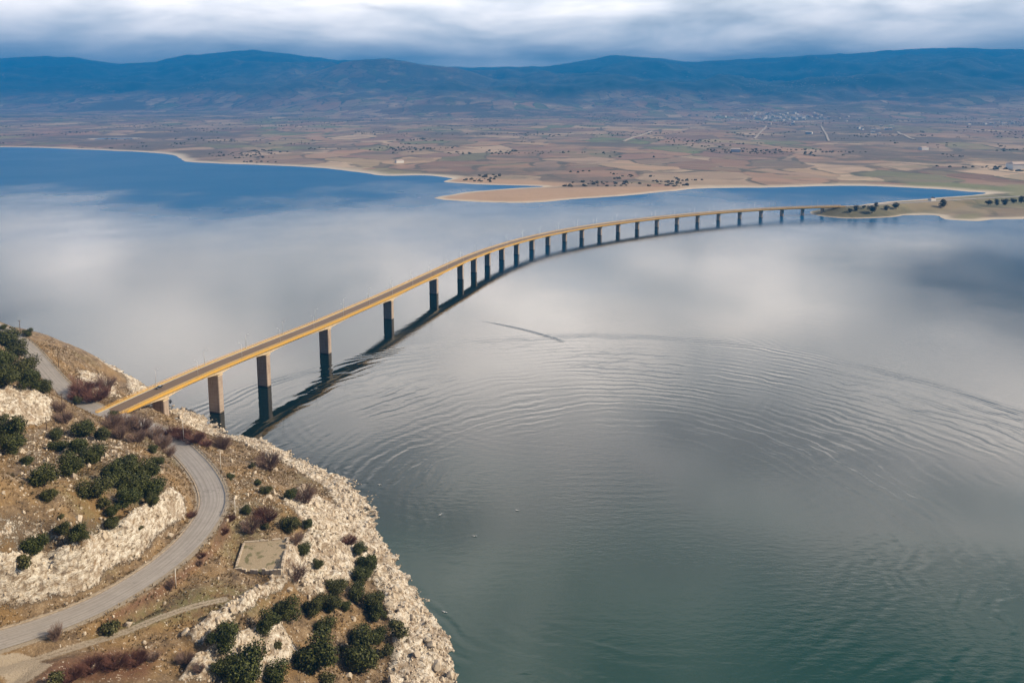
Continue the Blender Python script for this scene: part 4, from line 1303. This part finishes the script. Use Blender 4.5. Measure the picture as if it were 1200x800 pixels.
D = 'dark green evergreen bush '
PL = [
    ('e', 340, 617, 24, D + 'straddling the pale rock edge right above the ruin'), ('e', 361, 615, 14, 'small round ' + D + 'on pale rock right of the ruin'),
    ('e', 356, 646, 19, D + 'beside the right wall of the ruin'), ('e', 373, 663, 14, 'small ' + D + 'alone on the pale slope right of the ruin'),
    ('e', 421, 646, 18, D + 'at the top of the clump above the shore rocks'), ('e', 431, 663, 27, 'large ' + D + 'in the upper part of the clump above the shore'),
    ('e', 424, 678, 24, D + 'in the middle of the clump above the shore'), ('e', 394, 690, 26, D + 'on the left flank of the clump above the shore'), ('e', 418, 696, 24, D + 'in the heart of the clump above the shore'),
    ('e', 437, 708, 27, D + 'on the right flank of the clump, close to the shore rocks'), ('e', 441, 722, 22, D + 'at the lower right end of the clump above the shore'),
    ('e', 338, 719, 33, 'round very dark evergreen bush standing clear left of the big clump'), ('e', 314, 732, 27, D + 'left of the round very dark one'),
    ('e', 368, 714, 24, D + 'at the lower left of the big clump'), ('e', 385, 708, 25, D + 'between the two halves of the big clump'), ('e', 380, 734, 27, D + 'hanging below the lower left of the big clump'), ('e', 405, 712, 14, 'small ' + D + 'inside the gap of the big clump'),
    ('e', 421, 744, 26, D + 'leftmost of the low row above the shore near the bottom'), ('e', 442, 746, 22, D + 'middle of the low row above the shore near the bottom'), ('o', 464, 738, 26, 'olive green bush at the right end of the low row above the shore'),
    ('e', 373, 773, 48, 'biggest round ' + D + 'near the bottom edge of the spur'), ('e', 424, 773, 46, 'wide ' + D + 'near the bottom edge closest to the shore'), ('o', 454, 764, 19, 'olive green bush on the right side of the wide bottom bush'),
    ('e', 265, 749, 37, 'large ' + D + 'on the rocky step left of the spur bushes'), ('e', 288, 786, 52, 'massive ' + D + 'at the bottom edge under the rocky step'), ('e', 322, 790, 34, D + 'at the bottom edge beside the massive one'),
    ('e', 262, 783, 26, D + 'at the left end of the bottom edge clump'), ('o', 325, 757, 13, 'small olive green bush on dry grass below the round very dark bush'), ('e', 380, 750, 11, 'tiny ' + D + 'just above the biggest round bush'),
    ('o', 401, 761, 9, 'tiny olive green bush between the two biggest bottom bushes'), ('o', 384, 797, 22, 'olive green bush cut by the bottom edge under the biggest round bush'),
    ('e', 52, 561, 33, D + 'alone on the upper left hillside'), ('e', 58, 583, 18, 'small ' + D + 'under the lone one on the upper hillside'), ('o', 121, 588, 17, 'small olive green bush under the big hillside thicket'),
    ('e', 132, 599, 17, 'small ' + D + 'below the hillside thicket, upper of two'), ('e', 131, 615, 18, 'small ' + D + 'below the hillside thicket, lower of two'),
    ('e', 75, 623, 18, D + 'left half of the pair above the white rock cut'), ('e', 92, 632, 25, D + 'right half of the pair above the white rock cut'), ('e', 40, 640, 27, D + 'above the left part of the white rock cut'),
    ('o', 28, 661, 21, 'olive green bush on the brink of the white rock cut'), ('o', 72, 605, 8, 'tiny olive bush on bare ground of the upper hillside'), ('o', 164, 619, 7, 'tiny olive bush growing in the white rock face'),
    ('o', 127, 736, 22, 'olive green bush on the verge below the road'), ('o', 65, 799, 24, 'yellowish olive bush cut by the bottom edge beside the dirt track'),
    ('e', 150, 548, 34, D + 'at the top of the big hillside thicket'), ('e', 172, 555, 32, D + 'at the upper right of the big hillside thicket'), ('e', 132, 562, 34, D + 'at the left of the big hillside thicket'), ('e', 155, 570, 34, D + 'in the middle of the big hillside thicket'),
    ('e', 180, 575, 30, D + 'on the right of the big hillside thicket'), ('e', 112, 574, 32, D + 'at the far left tip of the big hillside thicket'), ('e', 150, 586, 28, D + 'at the lower edge of the big hillside thicket'), ('e', 178, 590, 18, 'small ' + D + 'at the lower right of the big hillside thicket'),
    ('e', 99, 505, 30, D + 'just below the end of the ochre railing'), ('e', 120, 511, 20, D + 'right of the one below the railing end'), ('e', 66, 510, 18, D + 'left below the railing end'),
    ('e', 68, 524, 20, D + 'on the left of the row below the railing end'), ('e', 92, 527, 26, D + 'in the row below the railing end, middle'), ('e', 108, 534, 30, D + 'in the row below the railing end, right'), ('e', 80, 548, 34, D + 'rounded, left of the big hillside thicket'),
    ('e', 179, 527, 12, 'small ' + D + 'on the road verge above the thicket, upper of two'), ('e', 185, 542, 15, 'small ' + D + 'on the road verge above the thicket, lower of two'),
    ('e', 14, 511, 38, 'wide ' + D + 'at the left edge under the pale rock'), ('e', 15, 525, 30, D + 'at the left edge, lower of two'), ('e', 32, 542, 14, 'small round ' + D + 'between the left edge pair and the lone bush'), ('o', 5, 490, 15, 'olive green bush at the left edge in front of the pale rock'),
    ('e', 8, 402, 32, D + 'at the very top of the left slope above the upper road'), ('e', 22, 412, 24, D + 'beside the upper road near the top left'), ('e', 6, 424, 34, D + 'at the left edge on the slope above the upper road'),
    ('e', 28, 436, 32, D + 'in the middle of the slope left of the upper road'), ('e', 8, 445, 32, D + 'low on the left edge over the pale rock'), ('e', 36, 450, 28, D + 'low on the slope over the pale rock'), ('e', 51, 456, 22, D + 'at the right end of the slope over the pale rock'),
    ('e', 33, 391, 11, 'small ' + D + 'on the skyline beside the upper road'), ('e', 4, 384, 8, 'tiny ' + D + 'on the skyline at the left edge'), ('e', 91, 471, 12, 'small ' + D + 'beside the upper road close to the bridge'),
    ('e', 133, 487, 12, 'small ' + D + 'against the near railing at the bridge start'), ('o', 296, 547, 9, 'tiny olive bush on the brown slope above the water'), ('e', 270, 560, 11, 'small ' + D + 'beside the outer bend of the road'),
    ('e', 302, 567, 9, 'tiny ' + D + 'on the brown slope below the bend'), ('e', 289, 599, 13, 'small ' + D + 'between the road and the purple bare bush'), ('e', 312, 576, 13, 'small flat ' + D + 'on the slope above the ruin'),
    ('e', 341, 581, 16, D + 'in front of the big bare bush at the rock edge'), ('o', 312, 618, 12, 'small olive bush above the ruin'),
    # bare shrubs
    ('b', 356, 580, 32, 'big grey leafless bush on the rock edge over the water'), ('b', 313, 543, 30, 'leafless pinkish bush on the skyline over the water'), ('b', 261, 520, 24, 'leafless bush standing in front of the second pier'),
    ('b', 293, 618, 25, 'purplish leafless bush between road and ruin'), ('b', 346, 671, 32, 'grey leafless bush below the right wall of the ruin'), ('r', 409, 633, 20, 'reddish leafless bush on top of the shore clump'),
    ('r', 310, 603, 30, 'brown leafless bush on the slope above the ruin'), ('b', 346, 632, 20, 'thin leafless bush behind the right wall of the ruin'), ('b', 180, 770, 16, 'leafless bush low on the spur, leftmost of three'),
    ('b', 217, 771, 23, 'leafless bush low on the spur, middle of three'), ('b', 234, 783, 16, 'leafless bush low on the spur, rightmost of three'), ('b', 65, 742, 17, 'thin bare sapling on the verge of the road near the left edge', 1.6),
    ('b', 199, 686, 11, 'thin bare sapling leaning over the outer road edge', 1.8), ('b', 234, 661, 8, 'tiny bare sapling at the outer road edge below the bend', 1.5), ('r', 225, 602, 12, 'small brown bush on the inner verge of the bend'),
    ('b', 126, 450, 27, 'big leafless bush on the skyline left of the bridge'), ('r', 98, 452, 26, 'rusty bush on the slope left of the bridge, upper'), ('r', 112, 462, 28, 'rusty bush on the slope left of the bridge, right'), ('r', 92, 462, 22, 'rusty bush on the slope left of the bridge, lower'),
    ('r', 213, 508, 22, 'dark rusty bush at the foot of the first pier'), ('r', 228, 513, 22, 'dark rusty bush beside the roadside lamp'), ('r', 200, 505, 18, 'dark rusty bush left of the roadside lamp'), ('r', 240, 519, 16, 'dark rusty bush on the skyline right of the roadside lamp'),
    ('b', 132, 495, 26, 'tangled leafless bush hiding the bridge start, leftmost'), ('b', 148, 497, 30, 'tangled leafless bush under the bridge start'), ('b', 165, 500, 32, 'tangled leafless bush left of the first pier'),
    ('b', 180, 508, 28, 'tangled leafless bush below the first pier'), ('b', 192, 519, 24, 'pinkish leafless bush overhanging the road below the first pier'), ('b', 141, 508, 22, 'tangled leafless bush in front of the bridge start'),
    ('b', 197, 531, 18, 'pinkish leafless bush on the inner verge of the road below the pier'), ('b', 160, 512, 24, 'tangled leafless bush above the hillside thicket'), ('b', 76, 490, 22, 'leafless bush below the utility poles at the road cut'), ('b', 70, 478, 18, 'leafless bush on the pale rock by the upper road'),
    ('r', 108, 780, 26, 'dark brown bush left in the hollow below the track'), ('r', 135, 775, 28, 'dark brown bush in the middle of the hollow below the track'), ('r', 160, 772, 24, 'dark brown bush right in the hollow below the track'), ('r', 85, 790, 24, 'dark brown bush in the hollow near the bottom edge'),
    ('r', 270, 607, 12, 'brown bush on the outer verge at the bend'), ('r', 262, 622, 12, 'brown bush on the outer verge just below the bend'), ('r', 236, 650, 11, 'brown bush on the outer verge further below the bend'),
]
for it in PL:
    plant(*it)

# poles and roadside lamps
def top_h(x, y, z, py_top):
    yy = -(py_top - YC) / F
    return H + (-ST + yy * CT) * y / (CT + yy * ST) - z


def pole(px, pyb, pyt, kind, label):
    x, y, z = hit(px, pyb)
    h = max(3.0, min(13.0, top_h(x, y, z, pyt)))
    if kind == 'u':
        e = empty('utility_pole', (x, y, z))
        MB().tube((0, 0, -0.5), (0, 0, h), 0.2, 0.14, 8).build('post', M_wood, e, True)
        ca = MB().box((0, 0, h - 0.5), (2.2, 0.16, 0.16)).build('crossarm', M_wood, e)
        for q in (-0.95, 0, 0.95):
            MB().tube((q, 0, h - 0.42), (q, 0, h - 0.15), 0.06, 0.05, 6).build('insulator', M_white, ca)
        tag(e, label, 'utility pole', 'poles on the hillside')
    elif kind == 'p':
        e = empty('marker_post', (x, y, z))
        MB().tube((0, 0, -0.4), (0, 0, h), 0.13, 0.10, 8).build('post', M_white, e, True)
        MB().tube((0, 0, h), (0, 0, h + 0.12), 0.16, 0.10, 8).build('cap', M_galv, e)
        tag(e, label, 'post', 'poles on the hillside')
    else:
        e = empty('roadside_lamp', (x, y, z))
        MB().tube((0, 0, -0.4), (0, 0, h), 0.13, 0.08, 8).build('pole', M_galv, e, True)
        MB().tube((0, 0, h - 0.05), (-2.6, 0, h + 0.35), 0.06, 0.05, 6).build('arm', M_galv, e, True)
        MB().add([(-2.4, -.24, h + .22), (-3.6, -.2, h + .32), (-3.6, .2, h + .32), (-2.4, .24, h + .22), (-2.5, -.16, h + .5), (-3.4, -.12, h + .55), (-3.4, .12, h + .55), (-2.5, .16, h + .5)],
                 [(0, 1, 2, 3), (7, 6, 5, 4), (4, 5, 1, 0), (5, 6, 2, 1), (6, 7, 3, 2), (7, 4, 0, 3)]).build('lamp_head', M_lampglass, e)
        tag(e, label, 'street lamp')


pole(24, 391, 375, 'u', 'wooden utility pole on the skyline at the top of the upper road')
pole(69, 430, 414, 'u', 'wooden utility pole on the slope right of the upper road')
pole(92, 461, 441, 'u', 'wooden utility pole among the rusty bushes left of the bridge')
pole(74, 489, 461, 'u', 'tall dark utility pole at the road cut left of the railing end')
pole(55, 505, 488, 'u', 'short wooden utility pole below the pale road cut')
pole(215.5, 518, 491, 'l', 'pale roadside lamp with one arm at the bend below the first pier')
pole(259, 551, 531, 'p', 'pale post on the outer verge where the guard rail bends')
pole(276, 608, 583, 'p', 'pale post on the brown slope outside the bend')
pole(206.5, 689, 666, 'p', 'pale leaning post at the outer edge of the lower road')

# boulders and rubble on the pale slopes
def rock_mesh(seed, sub=1):
    import bmesh
    bm = bmesh.new()
    bmesh.ops.create_icosphere(bm, subdivisions=sub + 1, radius=1.0)
    rr = random.Random(seed)
    cuts = [(Vector((rr.uniform(-1, 1), rr.uniform(-1, 1), rr.uniform(-1, 1))).normalized(), rr.uniform(0.45, 0.8)) for _ in range(9)]
    for v in bm.verts:
        for nrm, d in cuts:
            e = v.co.dot(nrm) - d
            if e > 0:
                v.co -= nrm * e
        v.co.z *= 0.75
    me = bpy.data.meshes.new('boulder')
    bm.to_mesh(me); bm.free()
    me.materials.append(M_rock)
    return me


rms = [rock_mesh(k) for k in range(5)]
BL = [(497, 717, 2.6, 'large pale boulder standing in the shallows off the spur'), (506, 757, 3.0, 'dark cracked boulder on the shore rocks near the bottom'), (500, 752, 2.2, 'boulder wedged above the cracked one on the shore rocks'),
      (512, 784, 3.2, 'big pale boulder at the outermost tip of the spur'), (470, 694, 2.0, 'pale boulder on the shore level with the big bush clump'), (458, 676, 1.8, 'pale boulder on the shore above the big bush clump'),
      (441, 652, 1.8, 'pale boulder at the upper end of the shore rocks'), (484, 725, 2.0, 'pale boulder below the clump on the shore slope'), (489, 768, 2.4, 'pale boulder on the slope above the outermost tip'),
      (312, 762, 2.2, 'pale block on the step between the bottom bushes'), (218, 742, 2.2, 'pale block at the lower edge of the dirt track'), (255, 728, 2.0, 'pale block on the rocky step above the large dark bush'),
      (112, 782, 1.8, 'pale block lying in the brown hollow'), (150, 733, 2.0, 'pale block on the grass between road and track'), (272, 715, 1.9, 'flat pale block at the end of the dirt track')]
for k, (px, py, s, lb) in enumerate(BL):
    x, y, z = hit(px, py)
    o = bpy.data.objects.new('boulder', rms[k % 5])
    C.objects.link(o)
    o.location = (x, y, max(z, -0.6) + 0.25 * s)
    o.scale = (s * 0.75, s * 0.62, s * 0.6); o.rotation_euler = (0.2 * (k % 3), 0.15, k * 1.7)
    tag(o, lb, 'boulder', 'boulders on the spur')

rs = np.random.default_rng(15)
nC = 90000
cx_ = rs.uniform(-300, -15, nC); cy2 = rs.uniform(190, 500, nC)
cz_ = gz(cx_, cy2); rk_ = gattr(rockm, cx_, cy2); rdv = gattr(rdist, cx_, cy2); tdv = gattr(tdist, cx_, cy2)
inview = (cx_ > -0.70 * cy2 - 8) & (cz_ > -0.3)
okr = inview & (rdv > 6.5) & (tdv > 2.5) & (rs.uniform(0, 1, nC) < 0.06 + 0.75 * rk_)
ic = np.array([(0, 0, 1), (.89, 0, .45), (.28, .85, .45), (-.72, .53, .45), (-.72, -.53, .45), (.28, -.85, .45), (.72, .53, -.45), (-.28, .85, -.45), (-.89, 0, -.45), (-.28, -.85, -.45), (.72, -.53, -.45), (0, 0, -1)])
icf = np.array([(0, 1, 2), (0, 2, 3), (0, 3, 4), (0, 4, 5), (0, 5, 1), (1, 6, 2), (2, 7, 3), (3, 8, 4), (4, 9, 5), (5, 10, 1), (6, 7, 2), (7, 8, 3), (8, 9, 4), (9, 10, 5), (10, 6, 1), (6, 11, 7), (7, 11, 8), (8, 11, 9), (9, 11, 10), (10, 11, 6)])
rx_, ry_, rz_ = cx_[okr][:6000], cy2[okr][:6000], cz_[okr][:6000]
nR = len(rx_)
sR = rs.uniform(0.25, 0.75, nR) * (1 + 1.4 * (rs.uniform(0, 1, nR) > 0.93))
VR = ic[None] * rs.uniform(0.6, 1.25, (nR, 12, 1)) * sR[:, None, None] * rs.uniform(0.6, 1.2, (nR, 1, 3)) + np.stack([rx_, ry_, rz_ + 0.05], 1)[:, None]
tag(quad_mesh('rubble', VR.reshape(-1, 3), (icf[None] + 12 * np.arange(nR)[:, None, None]).reshape(-1, 3), M_rock, smooth=False), 'loose limestone rubble strewn over the slopes', kind='stuff')

# dry grass tufts and low scrub
okg = inview & (rdv > 5.8) & (tdv > 2.2) & (rk_ < 0.5) & (cz_ > 1.0) & (fbm(cx_ / 9, cy2 / 9, 3, 121) + rs.uniform(-.3, .3, nC) > -0.05)
tx, ty, tz_ = cx_[okg][:15000], cy2[okg][:15000], cz_[okg][:15000]
nG = len(tx); nb = 5
ang = rs.uniform(0, 6.28, (nG, nb)); ln = rs.uniform(0.35, 0.95, (nG, nb)); lean = rs.uniform(0.2, 0.9, (nG, nb))
b0 = np.stack([tx[:, None] + np.cos(ang) * 0.12, ty[:, None] + np.sin(ang) * 0.12, np.repeat(tz_[:, None], nb, 1) - 0.05], -1)
sdv = np.stack([-np.sin(ang), np.cos(ang), ang * 0], -1) * 0.16
tipv = b0 + np.stack([np.cos(ang) * lean * ln, np.sin(ang) * lean * ln, ln], -1)
VG = np.stack([b0 - sdv, b0 + sdv, tipv], 2).reshape(-1, 3)
tag(quad_mesh('dry_grass', VG, np.arange(len(VG)).reshape(-1, 3), M_grass, smooth=False), 'dry brown grass tufts over the hillside', kind='stuff')
okb = inview & (rdv > 7.0) & (tdv > 3.0) & (cz_ > 2.0) & (fbm(cx_ / 14, cy2 / 14, 3, 131) > 0.22) & (rs.uniform(0, 1, nC) < 0.22 - 0.15 * rk_)
bx_, by_, bz_ = cx_[okb][:900], cy2[okb][:900], cz_[okb][:900]
LV = []
lv, lq = leaf_cloud(70, 0.5, 0.32, 0.085, 909, 4)
for x, y, z in zip(bx_, by_, bz_):
    s = rs.uniform(0.6, 2.0); a = rs.uniform(0, 6.28); c_, s_ = math.cos(a), math.sin(a)
    q = lv * s
    LV.append(np.stack([q[:, 0] * c_ - q[:, 1] * s_ + x, q[:, 0] * s_ + q[:, 1] * c_ + y, q[:, 2] + z - 0.05], 1))
LV = np.concatenate(LV)
M_scrub = mat('low_scrub', f_leaf((0.05, 0.04, 0.018), (0.15, 0.105, 0.05)))
tag(quad_mesh('low_scrub', LV, np.arange(len(LV)).reshape(-1, 4), M_scrub, smooth=False), 'low brown and olive scrub between the stones', kind='stuff')

# gulls resting on the water
def gull_mesh():
    e = empty('gull')
    bd = MB()
    rg = [(-.30, .02, .0), (-.18, .09, .02), (0, .12, .03), (.16, .09, .05), (.24, .06, .14), (.32, .055, .17), (.37, .02, .16)]
    V = []
    for x, r, zc_ in rg:
        for j in range(8):
            a = 2 * math.pi * j / 8
            V.append((x, math.cos(a) * r, zc_ + .05 + math.sin(a) * r * 0.8))
    Fc = [(k * 8 + j, k * 8 + (j + 1) % 8, (k + 1) * 8 + (j + 1) % 8, (k + 1) * 8 + j) for k in range(6) for j in range(8)] + [tuple(range(7, -1, -1)), tuple(48 + j for j in range(8))]
    mesh_obj('body', V, Fc, M_gull, e, True)
    for s in (-1, 1):
        mesh_obj('wing', [(.15, s * .06, .15), (.1, s * .62, .24), (-.05, s * 1.0, .20), (-.12, s * .6, .22), (-.14, s * .07, .14), (.0, s * .5, .27)], [(0, 1, 5), (1, 2, 5), (2, 3, 5), (3, 4, 5), (4, 0, 5)], M_gullw, e)
    MB().tube((.36, 0, .2), (.45, 0, .185), .02, .005, 5).build('beak', M_ochre, e)
    return e


g0 = gull_mesh(); gu = False
for px, py, lb in ((521, 717, 'white gull on the water just off the tip of the spur'), (516, 603, 'white gull on open water off the bare rock slope'), (445, 568, 'white gull nearest the brown slope on the water'),
                   (606, 598, 'white gull on the open water right of the spur'), (556, 628, 'white gull on the water between the spur and the open lake')):
    x, y, _ = pix(px, py, 0)
    o = g0 if not gu else copy_tree(g0); gu = True
    o.location = (x, y, 0.02); o.scale = (1.3,) * 3; o.rotation_euler = (0, 0, px * 0.37)
    tag(o, lb, 'gull', 'gulls on the lake')

# ------------------------------------------------------------------ haze
zt_ = float(FZ.max()) + 25
hb = MB().box((0, 9600, (zt_ - 7.2) / 2), (48400, 25600, zt_ + 7.2))
hm = bpy.data.materials.new('haze')
hm.use_nodes = True
ht = NT(hm.node_tree)
vol = ht.n('ShaderNodeVolumePrincipled', {'Color': (0.008, 0.225, 0.60), 'Density': 1.2e-4, 'Anisotropy': 0.0})
mo = ht.n('ShaderNodeOutputMaterial')
ht.t.links.new(vol.outputs[0], mo.inputs['Volume'])
hz_o = hb.build('haze', hm)
tag(hz_o, 'thin blue air haze over the lake and plain', kind='stuff')
